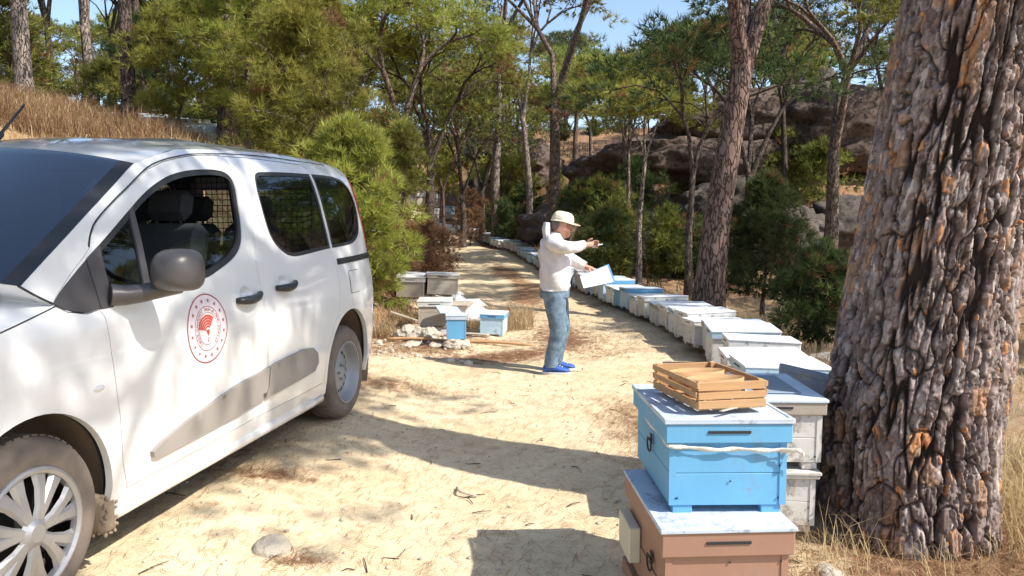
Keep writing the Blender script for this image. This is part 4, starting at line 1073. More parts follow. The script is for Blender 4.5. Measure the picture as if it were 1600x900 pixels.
    for _ in range(330): q.ell((-.375 + rng.uniform(-.035, .035), .80 + rng.uniform(-.083, .083), .24 + rng.uniform(-.078, .072)), rng.uniform(.006, .012, 3), 3)
    obj('mud_flap', q, M['mud'], t, True)
    # antenna on the roof
    q = MB(); q.tube([(-.98, -.14, 1.77), (-1.02, -.14, 1.795), (-1.04, -.14, 1.805)], [.026, .018, .010], 10); q.tube([(-1.02, -.14, 1.795), (-1.10, -.14, 1.88), (-1.18, -.14, 1.965)], [.008, .007, .005], 8)
    obj('roof_antenna', q, M['black'], t, True)
    # wheels
    for wx in (0, -2.785):
        for sd in (1, -1):
            wheel(t, wx, sd, wx == 0)
    # cabin
    for sx, sy in ((-1.15, .40), (-1.15, -.40), (-2.0, .42), (-2.0, -.0), (-2.0, -.42)):
        q = MB(); q.box((sx, sy, .78), (.50, .48 if sx > -1.5 else .4, .16), bev=.05)
        R = Matrix.Rotation(math.radians(-14), 4, 'Y'); q.box((sx - .30, sy, 1.08), (.13, .46 if sx > -1.5 else .38, .60), bev=.05, R=R); q.box((sx - .385, sy, 1.47), (.09, .26, .17), bev=.04, R=R)
        q.tube([(sx - .36, sy - .07, 1.36), (sx - .375, sy - .07, 1.44)], .008, 6); q.tube([(sx - .36, sy + .07, 1.36), (sx - .375, sy + .07, 1.44)], .008, 6)
        obj('seat', q, M['seat'], t)
    q = MB(); q.box((-.32, 0, 1.00), (.50, 1.45, .18), bev=.06); q.box((-.12, 0, 1.08), (.35, 1.45, .05), bev=.02); obj('dashboard', q, M['trim'], t)
    q = MB(); R = Matrix.Rotation(math.radians(65), 4, 'Y')
    ring = [np.array(R.to_3x3() @ Vector((.19 * math.cos(a), .19 * math.sin(a), 0))) + np.array((-.66, .40, 1.06)) for a in np.linspace(0, 2 * math.pi, 25)]
    q.tube(ring, .016, 8); q.box((-.66, .40, 1.06), (.07, .34, .04), R=R); q.box((-.58, .4, 1.04), (.16, .06, .06)); obj('steering_wheel', q, M['black'], t)
    q = MB(); q.box((-.62, 0, 1.60), (.03, .24, .07), bev=.012); q.tube([(-.56, 0, 1.66), (-.62, 0, 1.62)], .01, 6); obj('interior_mirror', q, M['black'], t)
    # cargo guard: open wire grid in front of the tailgate glass
    q = MB()
    for i in range(33): y = -.64 + i * .04; q.tube([(-2.72, y, 1.02), (-2.72, y, 1.70)], .0028, 4)
    for i in range(18): z = 1.02 + i * .04; q.tube([(-2.72, -.66, z), (-2.72, .66, z)], .0028, 4)
    for a, b in (((-2.72, -.67, 1.02), (-2.72, .67, 1.02)), ((-2.72, -.67, 1.71), (-2.72, .67, 1.71)), ((-2.72, -.67, 1.0), (-2.72, -.67, 1.72)), ((-2.72, .67, 1.0), (-2.72, .67, 1.72)), ((-2.72, .1, 1.0), (-2.72, .1, 1.72))): q.tube([a, b], .014, 6)
    q.box((-2.72, 0, .72), (.02, 1.36, .60)); g = obj('cargo_guard_grid', q, M['wire'], t)
    return t
def sorted_window(win, xc, rear=False):
    """part of the window outline in front of (or behind) the vertical cut x = xc"""
    P = [np.array(p, float) for p in win]; out = []; n = len(P)
    ins = (lambda p: p[0] > xc) if not rear else (lambda p: p[0] < xc)
    for i in range(n):
        a, b = P[i], P[(i + 1) % n]
        if ins(a): out.append(a)
        if ins(a) != ins(b): out.append(a + (b - a) * (xc - a[0]) / (b[0] - a[0]))
    return np.array(out)
def wheel(t, wx, sd, front):
    r = .325; M4 = Matrix.Translation((wx, 0, .325))
    def yy(v): return v * sd
    q = MB(); prof = [(.205, .655), (.25, .660), (.29, .668), (.312, .69), (.322, .715), (.325, .75), (.325, .81), (.322, .845), (.312, .868), (.295, .880), (.262, .886), (.232, .884), (.207, .872)]
    # tread blocks as fine steps
    full = []
    for (a, h) in prof: full.append((a, yy(h)))
    q.lathe(full if sd < 0 else full[::-1], 48, 0, M4)
    tread = MB()
    for i in range(56):
        a = 2 * math.pi * i / 56
        for h in (.735, .78, .825):
            R = Matrix.Rotation(-a, 4, 'Y'); c = np.array(R.to_3x3() @ Vector((.3262, 0, 0)))
            tread.box((wx + c[0], yy(h) + 0, .325 + c[2]), (.006, .034, .026), 0, R)
    w = obj('wheel', q, M['tyre'], t, False); shade_auto(w, 40)
    obj('tread', tread, M['tyre'], w)['kind'] = 'stuff'
    q = MB()
    q.lathe([(h, yy(v)) for h, v in [(.0, .80), (.19, .80), (.205, .70), (.21, .66)]], 32, 0, M4); obj('brake_drum', q, M['under'], w, True)
    if front:
        q = MB()
        rim = [(.225, .872), (.222, .888), (.212, .892), (.200, .884), (.196, .862)]
        q.lathe([(a, yy(h)) for a, h in (rim if sd < 0 else rim[::-1])], 48, 0, M4)
        # seven twin-bladed spokes
        for i in range(7):
            a0 = 2 * math.pi * i / 7 + .25
            for off, tw in ((-.17, -.16), (.17, .10)):
                V = []
                for (rad, hw, hh) in ((.035, .018, .892), (.09, .020, .894), (.15, .024, .888), (.203, .034, .878)):
                    a = a0 + off * (rad / .2) ** .8 + tw * (rad / .2) * .3
                    for (s, dz) in ((-1, -.012), (-.55, 0), (.55, 0), (1, -.012)):
                        V.append((wx + rad * math.cos(a) - s * hw * math.sin(a), yy(hh + dz), .325 + rad * math.sin(a) + s * hw * math.cos(a)))
                Fc = [(i_ * 4 + j, i_ * 4 + j + 1, i_ * 4 + 5 + j, i_ * 4 + 4 + j) for i_ in range(3) for j in range(3)]
                q.add(V, Fc)
        q.lathe([(a, yy(h)) for a, h in [(.0, .905), (.03, .904), (.042, .896), (.06, .885)]], 24, 0, M4)
        obj('wheel_cover', q, M['silver'], w, False)
    else:
        q = MB()
        prof = [(.222, .876), (.218, .886), (.210, .886), (.200, .868), (.188, .835), (.175, .812), (.165, .806)]
        q.lathe([(a, yy(h)) for a, h in (prof if sd < 0 else prof[::-1])], 48, 0, M4)
        # disc with ventilation holes
        V = []; Fc = []; n = 96; rads = [.165, .152, .128, .115, .09, .07, .045, .03, .0]; hs = [.806, .812, .818, .822, .826, .830, .838, .842, .842]
        for rd, h in zip(rads, hs):
            for j in range(n): a = 2 * math.pi * j / n; V.append((wx + rd * math.cos(a), yy(h), .325 + rd * math.sin(a)))
        for i in range(len(rads) - 1):
            for j in range(n):
                if i == 1 and (j % 6) in (0, 1, 2): continue
                Fc.append((i * n + j, (i + 1) * n + j, (i + 1) * n + (j + 1) % n, i * n + (j + 1) % n))
        q.add(V, Fc)
        for k in range(5): a = 2 * math.pi * k / 5; q.ell((wx + .052 * math.cos(a), yy(.845), .325 + .052 * math.sin(a)), (.010, .012, .010), 5)
        rimo = obj('rim', q, M['steel'], w, False); shade_auto(rimo, 30)
def emblem(door):
    cx, cz, R = -1.02, .885, .163
    q = MB(); lay = [0]
    def patch(poly, m, off): side_panel(q, poly, (), off, 0, 1, m, .03, bstep=.012)
    def ringp(r0, r1, m, off, n=72):
        V = []; Fc = []
        for i in range(n):
            a = 2 * math.pi * i / n
            for r in (r0, r1): x = cx + r * math.cos(a); z = cz + r * math.sin(a); V.append((x, float(half(x, z)) + off, z))
        for i in range(n): k = (i + 1) % n; Fc.append((2 * i, 2 * i + 1, 2 * k + 1, 2 * k))
        q.add(V, [f[::-1] for f in Fc], m)
    mats = [M['em_white'], M['em_mar'], M['em_in'], M['em_red']]
    ringp(.098 * 1.0, R, 0, .0012); ringp(0.001, .098, 2, .0012)
    ringp(R - .006, R, 1, .0022); ringp(.102, .105, 1, .0022); ringp(.074, .0765, 1, .0022)
    for i in range(16):
        a = 2 * math.pi * (i + .5) / 16; sx, sz = cx + .131 * math.cos(a), cz + .131 * math.sin(a)
        star = []
        for k in range(10): rr = .0115 if k % 2 == 0 else .0048; b = math.pi / 2 + math.pi * k / 5; star.append((sx + rr * math.cos(b), sz + rr * math.sin(b)))
        V = [(x, float(half(x, z)) + .0024, z) for x, z in star] + [(sx, float(half(sx, sz)) + .0024, sz)]
        q.add(V, [(k, 10, (k + 1) % 10) for k in range(10)], 1)
    # red fan of curved leaves narrowing to a stem (x grows towards the car's front = left in view)
    ax, az = cx + .004, cz - .018
    def P_(u, v): return (cx - u, cz + v)
    for i in range(5):
        # nested crescent bands
        r0, r1 = .018 + i * .0125, .018 + i * .0125 + .0095
        c0 = (-.003 + .0, -.012)
        V = []; Fc = []; n = 14
        for k in range(n + 1):
            a = math.radians(40 + i * 2 + (128 - i * 2) * k / n)
            for r in (r0, r1):
                u = c0[0] + r * math.cos(a) * 1.0; v = c0[1] + r * math.sin(a); x, z = P_(u, v); V.append((x, float(half(x, z)) + .0026, z))
        for k in range(n): Fc.append((2 * k, 2 * k + 1, 2 * k + 3, 2 * k + 2))
        q.add(V, Fc, 3)
    tri = [P_(-.02, -.006), P_(.012, -.004), P_(.003, -.032), P_(-.002, -.034)]
    q.add([(x, float(half(x, z)) + .0027, z) for x, z in tri], [(0, 1, 2, 3)], 3)
    # crescent and star
    V = []; Fc = []; n = 16
    for k in range(n + 1):
        a = math.radians(45 + 270 * k / n); V.append((*P_(.003 + .010 * math.cos(a), -.052 + .010 * math.sin(a)),)); V.append((*P_(.0055 + .0075 * math.cos(a), -.052 + .0075 * math.sin(a)),))
    q.add([(x, float(half(x, z)) + .0026, z) for x, z in V], [(2 * k, 2 * k + 1, 2 * k + 3, 2 * k + 2) for k in range(n)], 1)
    sx, sz = P_(.017, -.050); star = [(sx + (.005 if k % 2 == 0 else .002) * math.cos(math.pi / 2 + math.pi * k / 5), sz + (.005 if k % 2 == 0 else .002) * math.sin(math.pi / 2 + math.pi * k / 5)) for k in range(10)]
    q.add([(x, float(half(x, z)) + .0026, z) for x, z in star + [(sx, sz)]], [(k, 10, (k + 1) % 10) for k in range(10)], 1)
    # ring lettering
    txt = 'TÜRKİYE CUMHURİYETİ TARIM VE ORMAN BAKANLIĞI'
    dg = None
    glyph = {}
    for ch in set(txt) - {' '}:
        cu = bpy.data.curves.new('letter', 'FONT'); cu.body = ch; cu.size = .021; cu.resolution_u = 2; cu.align_x = 'CENTER'
        ob = bpy.data.objects.new('letter', cu); COL.objects.link(ob)
        bpy.context.view_layer.update()
        me = bpy.data.meshes.new_from_object(ob.evaluated_get(bpy.context.evaluated_depsgraph_get()))
        glyph[ch] = ([(v.co.x, v.co.y) for v in me.vertices], [tuple(p.vertices) for p in me.polygons])
        bpy.data.objects.remove(ob); bpy.data.meshes.remove(me)
    n = len(txt); span = math.radians(292)
    for i, ch in enumerate(txt):
        if ch == ' ': continue
        a = math.pi / 2 + span / 2 - span * (i + .5) / n          # clockwise seen from outside
        vs, fs = glyph[ch]; ca, sa = math.cos(a - math.pi / 2), math.sin(a - math.pi / 2); V = []
        for (gx_, gy_) in vs:
            u = gx_ * 1.1; v = .0815 + gy_
            uu = u * ca - v * sa; vv = u * sa + v * ca; x, z = P_(uu, vv); V.append((x, float(half(x, z)) + .0027, z))
        q.add(V, fs, 1)
    o = obj('emblem', q, mats, door)
    o['label'] = 'round emblem with sixteen stars, a ring of lettering and a red fan'
def mirror(door):
    # arm and head of the big grey mirror
    q = MB()
    q.tube([(-.42, .885, 1.10), (-.46, .92, 1.095), (-.50, .97, 1.10), (-.55, 1.02, 1.115), (-.60, 1.06, 1.13)], [.055, .05, .045, .045, .05], 14, flat=.8)
    head = []; n = 20
    o = None
    V = []; Fc = []
    secs = [(-.05, .55, .80), (-.045, .86, .93), (-.01, 1.0, 1.0), (.03, .97, .98), (.07, .82, .86), (.10, .55, .62), (.112, .25, .3)]
    cx, cy, cz = -.555, 1.095, 1.185
    for (dx, fy, fz) in secs:
        for j in range(n):
            a = 2 * math.pi * j / n; c, s = math.cos(a), math.sin(a)
            # superellipse, taller than wide, flat base
            yy = .098 * fy * np.sign(c) * abs(c) ** .5 * (1 - .14 * (s > 0) * s); zz = (.090 if s > 0 else .080) * fz * np.sign(s) * abs(s) ** .6
            V.append((cx + dx, cy + yy + zz * .02, cz + zz))
    k = len(secs)
    for i in range(k - 1):
        for j in range(n): Fc.append((i * n + j, i * n + (j + 1) % n, (i + 1) * n + (j + 1) % n, (i + 1) * n + j))
    Fc.append(tuple((k - 1) * n + j for j in range(n))); Fc.append(tuple(range(n))[::-1])
    q.add(V, Fc)
    m = obj('wing_mirror', q, M['mirror'], door); shade_auto(m, 55)
    g = MB(); g.box((cx - .052, cy, cz), (.004, .10, .08), bev=.002); obj('mirror_glass', g, M['mirglass'], door)
    return m
build_van()

# ================================================================== BEE HIVES
def hive_parts(w, l, hb, hl, mats, boards=2, seed=0, feet=True, entrance=True):
    """meshes of one wooden hive: w along x, l along y, front (with the flight slot) at -y; returns list of (name, mesh)"""
    r = random.Random(seed); bodym, lidm, topm = mats; out = []
    b = MB(); fz = .035 if feet else 0
    # walls as boards with a recessed joint
    nb = boards; bh = hb / nb
    for k in range(nb):
        z = fz + bh * (k + .5); jx = r.uniform(-.003, .003)
        b.box((jx, 0, z), (w, l, bh - .0015), 0, bev=.0022)
    b.box((0, 0, fz + hb / 2), (w - .012, l - .012, hb - .002), 0)
    for sx in (-1, 1):     # corner posts seen as end grain battens
        b.box((sx * (w / 2 - .012), -l / 2 - .001, fz + hb / 2), (.024, .006, hb - .006), 0)
    for nx_ in (-.44, -.43, .43, .44, 0.02): b.box((w * nx_, -l / 2 - .0045, fz + hb * r.choice((.12, .38, .62, .88))), (.005, .003, .005), 1)
    out.append(('body', b.data('hive_body', [M[bodym], M['wire']])))
    b = MB(); o = .016; z0 = fz + hb - .006
    b.box((0, 0, z0 + hl / 2), (w + 2 * o, l + 2 * o, hl), 0, bev=.004)
    b.box((0, 0, z0 + hl + .007), (w + 2 * o + .012, l + 2 * o + .012, .016), 1, bev=.003)
    if entrance: b.box((0, -l / 2 - o - .001, z0 + hl * .58), (w * .36, .006, .009), 2)
    out.append(('lid', b.data('hive_lid', [M[lidm], M[topm], M['dark']])))
    if feet:
        b = MB()
        b.box((-w / 2 + .05, -l / 2 + .03, fz / 2 + .002), (.07, .05, fz), 0, bev=.003); out.append(('foot', b.data('hive_foot', [M[bodym]])))
        b = MB(); b.box((w / 2 - .05, -l / 2 + .03, fz / 2 + .002), (.07, .05, fz), 0, bev=.003); out.append(('foot', b.data('hive_foot', [M[bodym]])))
        b = MB(); b.box((0, l / 2 - .04, fz / 2 + .002), (w - .04, .05, fz), 0, bev=.003); out.append(('foot', b.data('hive_foot', [M[bodym]])))
    return out, fz + hb + hl
def ring_handle(w, z, sx, l=.0):
    q = MB(); c = np.array((sx * (w / 2 + .004), l, z))
    pts = [c + np.array((sx * .010, .034 * math.cos(a), .030 * math.sin(a) - .018)) for a in np.linspace(math.radians(20), math.radians(-200), 16)]
    q.tube(pts, .0035, 6); q.box(c + np.array((sx * .003, 0, .0)), (.006, .022, .045), bev=.002); q.tube([c + np.array((sx * .008, -.038, -.004)), c + np.array((sx * .008, .038, -.004))], .004, 6)
    return q
def place(parts, label, loc, rot, group=None, cat='beehive', name='beehive', extra=()):
    t = thing(name, label, cat, loc, rot, group)
    for nm, me in list(parts) + list(extra): link(nm, me, t)
    return t
# near stack: brown hive below, bright blue hive on top
gp, _ = hive_parts(.425, .57, .265, .085, ('brown', 'brown', 'bluetop'), 2, 1)
gz0 = gz(.70, 2.70)
bh = thing('beehive', 'brown pink hive box with weathered blue top, under the bright blue hive', 'beehive', (.715, 2.705, gz0 + .075), (0, 0, math.radians(3)))
for nm, me in gp: link(nm, me, bh)
for sx in (-1, 1): obj('handle', ring_handle(.425, .215, sx, -.12), M['wire'], bh)
q = MB(); q.box((-.236, .17, .17), (.045, .20, .14), bev=.004); obj('entrance_porch', q, M['cream'], bh)
q = MB(); q.box((0, 0, -.01), (.47, .62, .06), bev=.004); obj('floor_board', q, M['brown'], bh)
bl, hb_h = hive_parts(.415, .60, .232, .070, ('blue', 'blue', 'bluetop'), 2, 2)
uh = thing('beehive', 'bright blue hive box tied with a pale strap, carrying the wooden crate', 'beehive', (.755, 2.835, gz0 + .453), (math.radians(-1.6), 0, math.radians(1.0)))
for nm, me in bl: link(nm, me, uh)
for sx in (-1, 1): obj('handle', ring_handle(.415, .20, sx, -.02), M['wire'], uh)
q = MB(); q.box((0, 0, .338), (.452, .636, .012)); 
for sx in (-1, 1): q.box((sx * .222, 0, .344), (.016, .640, .010), bev=.002)
for sy in (-1, 1): q.box((0, sy * .314, .344), (.45, .016, .0098), bev=.002)
obj('lid_rim', q, M['bluetop'], uh)
# strap round the blue hive (a ribbon with slack, knotted end at the right)
def ribbon(pts, wd, name, mat, parent=None, up=(0, 0, 1), th=.0015, tw=None):
    P = np.array(curve(pts, 6, False)); V = []; n = len(P); T = np.gradient(P, axis=0)
    for i in range(n):
        u = np.array(up, float); 
        if tw is not None: a = tw * math.sin(i * .55); u = u + a * np.cross(T[i] / (np.linalg.norm(T[i]) + 1e-9), u)
        u = u / np.linalg.norm(u) * wd / 2 * (1 + .25 * math.sin(i * .9)); nn = np.cross(T[i], u); nn = nn / (np.linalg.norm(nn) + 1e-9) * th
        V += [P[i] - u - nn, P[i] + u - nn, P[i] + u + nn, P[i] - u + nn]
    Fc = [(i * 4 + j, i * 4 + (j + 1) % 4, i * 4 + 4 + (j + 1) % 4, i * 4 + 4 + j) for i in range(n - 1) for j in range(4)]
    return obj(name, MB().add(V, Fc), mat, parent, True)
sx_, sy_ = .2105, .303
st = thing('strap', 'frayed pale cloth strap tied round the bright blue hive under its lid', 'strap', tuple(uh.location), tuple(uh.rotation_euler))
ribbon([(-sx_ - .002, sy_ - .01, .268), (-sx_ - .003, .1, .262), (-sx_ - .004, -.15, .262), (-sx_ - .006, -sy_ + .02, .256)], .022, 'side_band', M['strap'], st, tw=.25)
ribbon([(-sx_ - .006, -sy_ + .02, .256), (-sx_ + .0, -sy_ - .008, .252), (-.14, -sy_ - .010, .247), (-.05, -sy_ - .012, .239), (.03, -sy_ - .010, .241), (.12, -sy_ - .012, .236), (.18, -sy_ - .014, .238), (sx_ + .008, -sy_ - .012, .236)], .014, 'front_band', M['strap'], st, tw=.5)
ribbon([(sx_ - .03, -sy_ - .016, .234), (sx_ + .02, -sy_ - .03, .241), (sx_ + .038, -sy_ - .035, .232), (sx_ + .044, -sy_ - .032, .215)], .017, 'loose_end', M['strap'], st, tw=.7)
# ---------------- wooden fruit crate on the blue hive
def crate():
    L, Wd, H = .42, .262, .10
    zt = gz0 + .453 + hb_h + .030
    t = thing('wooden_crate', 'small slatted wooden fruit crate with curved slats inside, on the bright blue hive', 'crate', (.752, 2.815, zt), (math.radians(-1.6), 0, math.radians(10.5)))
    me = {}
    def slat(c, d, rz=0, m='crate', nm='slat'):
        q = MB(); q.box((0, 0, 0), d, bev=.0015, jit=.0008); o = link(nm, q.data('slat', [M[m]]), t, c, (0, 0, rz)); return o
    for sx in (-1, 1):
        slat((sx * Wd / 2, 0, .016), (.007, L, .030)); slat((sx * Wd / 2 + sx * .004, 0, .055), (.007, L, .022), sx * .006); slat((sx * (Wd / 2 + .001), 0, .088), (.009, L + .012, .020))
    for sy in (-1, 1):
        slat((0, sy * L / 2, .018), (Wd, .008, .030)); slat((0, sy * (L / 2 + .001), .050), (Wd, .008, .026), .008); slat((0, sy * L / 2, .084), (Wd, .008, .030), -.006)
    for sx in (-1, 1):
        for sy in (-1, 1):
            slat((sx * (Wd / 2 - .014), sy * (L / 2 - .014), .052), (.022, .020, .100), 0, 'crate', 'corner_post')
    for i in range(5): slat((-.104 + i * .052, 0, .0), (.042, L - .01, .004), 0, 'crate', 'bottom_slat')
    # curved thin slats forming round hollows
    for cy, rr in ((-.075, .085), (.085, .08)):
        for sg in (-1, 1):
            V = []; n = 18
            for k in range(n + 1):
                a = math.pi * k / n
                x = -.116 * math.cos(a); y = cy + sg * rr * .80 * math.sin(a) - sg * .012
                for (dy, z) in ((0, .020), (0, .090), (sg * .006, .090), (sg * .006, .020)): V.append((x, y + dy, z))
            Fc = [(k * 4 + j, k * 4 + (j + 1) % 4, k * 4 + 4 + (j + 1) % 4, k * 4 + 4 + j) for k in range(n) for j in range(4)]
            obj('curved_slat', MB().add(V, Fc), M['crate'], t, True)
    slat((-.02, -L / 2 - .018, .004), (.10, .015, .004), .5, 'oldwood', 'splinter')
    return t
crate()
# ---------------- white stack right behind the blue one
wp, wh = hive_parts(.44, .56, .235, .060, ('white2', 'oldwood', 'tinblue'), 2, 3)
gz1 = gz(1.25, 3.6)
lowm, lh = hive_parts(.43, .56, .235, .02, ('white2', 'white2', 'white2'), 2, 4, feet=True, entrance=False)
place(lowm, 'dirty white hive box on the ground, bottom of the stack beside the huge trunk', (1.225, 3.66, gz1 + .04), (0, 0, math.radians(-4)))
place(wp, 'white hive with pale blue weathered lid, on top of the stack beside the huge trunk', (1.235, 3.665, gz1 + .04 + lh + .012), (0, 0, math.radians(-2)), extra=[('lid_panel', MB().box((-.0, 0, wh + .0165), (.30, .40, .006), bev=.002).data('p', [M['greylid']]))])
# grey blue board leaning behind it
q = MB(); q.box((0, 0, .34), (.022, .54, .68), bev=.003); q.box((-.013, 0, .66), (.008, .53, .03)); q.box((-.013, 0, .03), (.008, .53, .03))
bd = obj('lid_board', q, M['greylid'], None, False, (1.60, 3.92, gz(1.6, 3.9) + .015), (0, math.radians(5), math.radians(24)))
tag(bd, 'grey blue board standing on edge between the white stack and the huge trunk', 'board')
# ---------------- the long row of hives along the right-hand kerb of the track
ORD = ['nearest', 'second', 'third', 'fourth', 'fifth', 'sixth', 'seventh', 'eighth', 'ninth', 'tenth', 'eleventh', 'twelfth', 'thirteenth', 'fourteenth', 'fifteenth', 'sixteenth', 'seventeenth', 'eighteenth', 'nineteenth', 'twentieth']
TENS = ['', '', 'twenty', 'thirty', 'forty', 'fifty', 'sixty']
def ordinal(i):
    if i < 20: return ORD[i]
    t_, u_ = divmod(i + 1, 10)
    if u_ == 0: return {3: 'thirtieth', 4: 'fortieth', 5: 'fiftieth', 6: 'sixtieth'}.get(t_, 'last')
    return TENS[t_] + ' ' + (['first'] + ORD[1:9])[u_ - 1]
kinds = [('white2', 'white', 'tin', 'grey white hive with chalky white lid'), ('white', 'ltblue', 'tin', 'white hive with light blue lid edge'), ('ltblue', 'blue', 'tinblue', 'light blue hive with pale blue lid'),
         ('blue', 'blue', 'tin', 'bright blue hive with white lid top'), ('white2', 'oldwood', 'tinblue', 'weathered grey hive with pale blue lid')]
kp = []
for k, (a, b, c, d) in enumerate(kinds):
    hp, hh = hive_parts(.44, .60, .25 + .012 * (k % 3), .065, (a, b, c), 2, 10 + k); kp.append((hp, hh, d))
path = np.array([(1.72, 5.10), (1.80, 5.9), (1.98, 7.0), (2.10, 8.5), (1.98, 11.2), (1.66, 13.6), (1.30, 18), (.98, 22), (.60, 26.5), (-.30, 31), (-1.55, 35.5), (-2.35, 37.6)])
pp = np.array(curve(path, 30, False)); sl = np.concatenate([[0], np.cumsum(np.linalg.norm(np.diff(pp, axis=0), axis=1))])
rr_ = random.Random(3); s_ = 0; i = 0
weights_near = [1, 1, 0, 0, 1, 4, 0, 0, 1, 0, 4, 0, 1, 2, 3, 1, 2, 4]
while s_ < sl[-1]:
    x = np.interp(s_, sl, pp[:, 0]); y = np.interp(s_, sl, pp[:, 1]); x2 = np.interp(s_ + .3, sl, pp[:, 0]); y2 = np.interp(s_ + .3, sl, pp[:, 1])
    ang = math.atan2(y2 - y, x2 - x) if (x2 - x or y2 - y) else ang
    k = weights_near[i] if i < len(weights_near) else rr_.choice([0, 1, 2, 2, 3, 4, 4, 1, 0, 1])
    hp, hh, d = kp[k]
    nx_, ny_ = math.sin(ang), -math.cos(ang)         # away from the track
    cx, cy = x + nx_ * .30, y + ny_ * .30
    rz = ang + math.pi + rr_.uniform(-.09, .09)
    # front (-y local) must look at the track
    rz = math.atan2(-ny_, -nx_) + math.pi / 2 + rr_.uniform(-.08, .08)
    dl = rr_.uniform(-.05, .05); cx += nx_ * dl; cy += ny_ * dl
    loc = (cx, cy, gz(cx, cy) + .03 + rr_.uniform(-.015, .05))
    hv = place(hp, f'{d}, {ordinal(i)} in the roadside row from near end', loc, (rr_.uniform(-.035, .035), rr_.uniform(-.05, .05), rz + rr_.uniform(-.06, .06)), 'hives in the row along the right side of the track')
    hv.scale = (rr_.uniform(.93, 1.02), rr_.uniform(.95, 1.06), rr_.uniform(.84, 1.06))
    s_ += (.58 if i < 4 else .515) + rr_.uniform(-.02, .05); i += 1
# second hive standing behind the near end of the row, showing wide white lids
# row across the bend, left of the road end
for j in range(7):
    x = -3.9 + j * .37; y = 39.6 - j * .42; hp, hh, d = kp[[2, 1, 0, 2, 0, 2, 4][j]]
    place(hp, f'{d}, {["leftmost", "second", "third", "fourth", "fifth", "sixth", "rightmost"][j]} in the short row across the bend', (x, y, gz(x, y) + .03), (0, 0, .85), 'short row of hives across the road bend')
# hives up the slope beyond the yellow bushes
for j, (px, d_, dz_, k) in enumerate([(657, 46, .5, 4), (668, 46, .5, 0), (683, 45.5, .5, 4), (700, 43, .35, 2), (701, 43.6, 0, 3), (676, 41, .0, 1), (677, 42, .45, 0)]):
    x = atx(px, d_); hp, hh, d = kp[k]
    lb = ['grey hive at the left of the upper far group behind the pine trunks', 'pale hive second in the upper far group behind the pine trunks', 'grey hive with light lid just left of the bare far trunk', 'light blue hive standing on the bright blue one of the far group', 'bright blue hive under the light blue one of the far group', 'white hive low between the two far trunks', 'pale hive on the white one between the two far trunks'][j]
    place(hp, lb, (x, d_, gz(x, d_) + .03 + dz_), (0, 0, .3 + .2 * j), 'hives up the slope at the road bend')
    if dz_ > .1:
        q = MB(); q.box((0, 0, dz_ / 2), (.5, .6, dz_ - .02), bev=.01); o = obj('wooden_plinth', q, M['oldwood'], None, False, (x, d_, gz(x, d_) + .01), (0, 0, .3 + .2 * j)); tag(o, 'weathered wooden plinth under ' + lb.split(' of ')[0].split(' in ')[0][:60], 'plinth', 'plinths under the far hives')
# row of hives on the left bank above the van
for j in range(9):
    px = 212 + j * 15.5; d_ = 15.2 - j * .22; x = atx(px, d_); hp, hh, d = kp[[1, 0, 1, 3, 2, 1, 0, 0, 1][j]]
    place(hp, f'{d}, {ordinal(j) if j else "leftmost"} of the bank row above the van', (x, d_, gz(x, d_) + .02), (0, 0, 1.9), 'row of hives on the bank above the van')
# ---------------- the heap of old hives left of the track
def at(px, d): return atx(px, d)
old, oh = hive_parts(.42, .50, .24, .065, ('oldwood', 'white2', 'white2'), 3, 21, feet=False)
old2, oh2 = hive_parts(.44, .50, .115, .03, ('white2', 'oldwood', 'oldwood'), 2, 22, feet=False)
old3, oh3 = hive_parts(.46, .50, .25, .05, ('oldwood', 'oldwood', 'white2'), 3, 23, feet=False)
H1 = 9.9
zb = gz(at(678, H1), H1)
place(old2, 'old grey wooden hive box, bottom of the weathered stack left of the track', (at(680, H1), H1, zb), (0, 0, .12))
place(old, 'old cream hive with reddish lid line on the weathered stack left of the track', (at(679, H1), H1, zb + oh2 + .006), (0, 0, .05))
place([(n, m) for n, m in old2], 'flat cream hive part lying on the end of the weathered stack', (at(708, H1 + .35), H1 + .35, zb + .22), (0, 0, -.1))
H2 = 11.4; zb = .40
place(old3, 'old slatted white hive at the back of the heap, right of the open one', (at(690, H2), H2, zb), (0, .05, .1))
place(old3, 'low grey hive under the slatted white one at the back of the heap', (at(696, H2 + .1), H2 + .1, zb - .31), (0, 0, .2))
place(old, 'old open hive box at the left back of the heap, lid half off', (at(643, H2), H2, zb - .02), (.08, .03, .0))
place(old3, 'sunken grey hive box behind the pale sacking heap', (at(730, H2 + .5), H2 + .5, gz(at(730, H2 + .5), H2 + .5) - .1), (.1, .0, .3))
bb, _ = hive_parts(.36, .36, .27, .05, ('blue', 'bluetop', 'bluetop'), 1, 31, feet=False, entrance=False)
place(bb, 'upright bright blue hive box standing on the pale stones left of the track', (at(712, 8.85), 8.85, gz(at(712, 8.85), 8.85) + .10), (0, 0, .08)).scale = (.64, .64, .88)
place([(n, m) for n, m in kp[2][0]], 'small blue hive with grey lid alone at the left edge of the track', (at(771, 9.9), 9.9, gz(at(771, 9.9), 9.9)), (0, .03, -.12)).scale = (.70, .7, .78)
q = MB(); q.box((0, 0, 0), (.30, .34, .02), bev=.004); o = obj('loose_lid', q, M['ltblue'], None, False, (at(700, 9.45), 9.45, gz(at(700, 9.45), 9.45) + .36), (.15, .1, .3)); tag(o, 'pale blue loose lid tilted between the weathered stack and the upright blue box', 'lid')
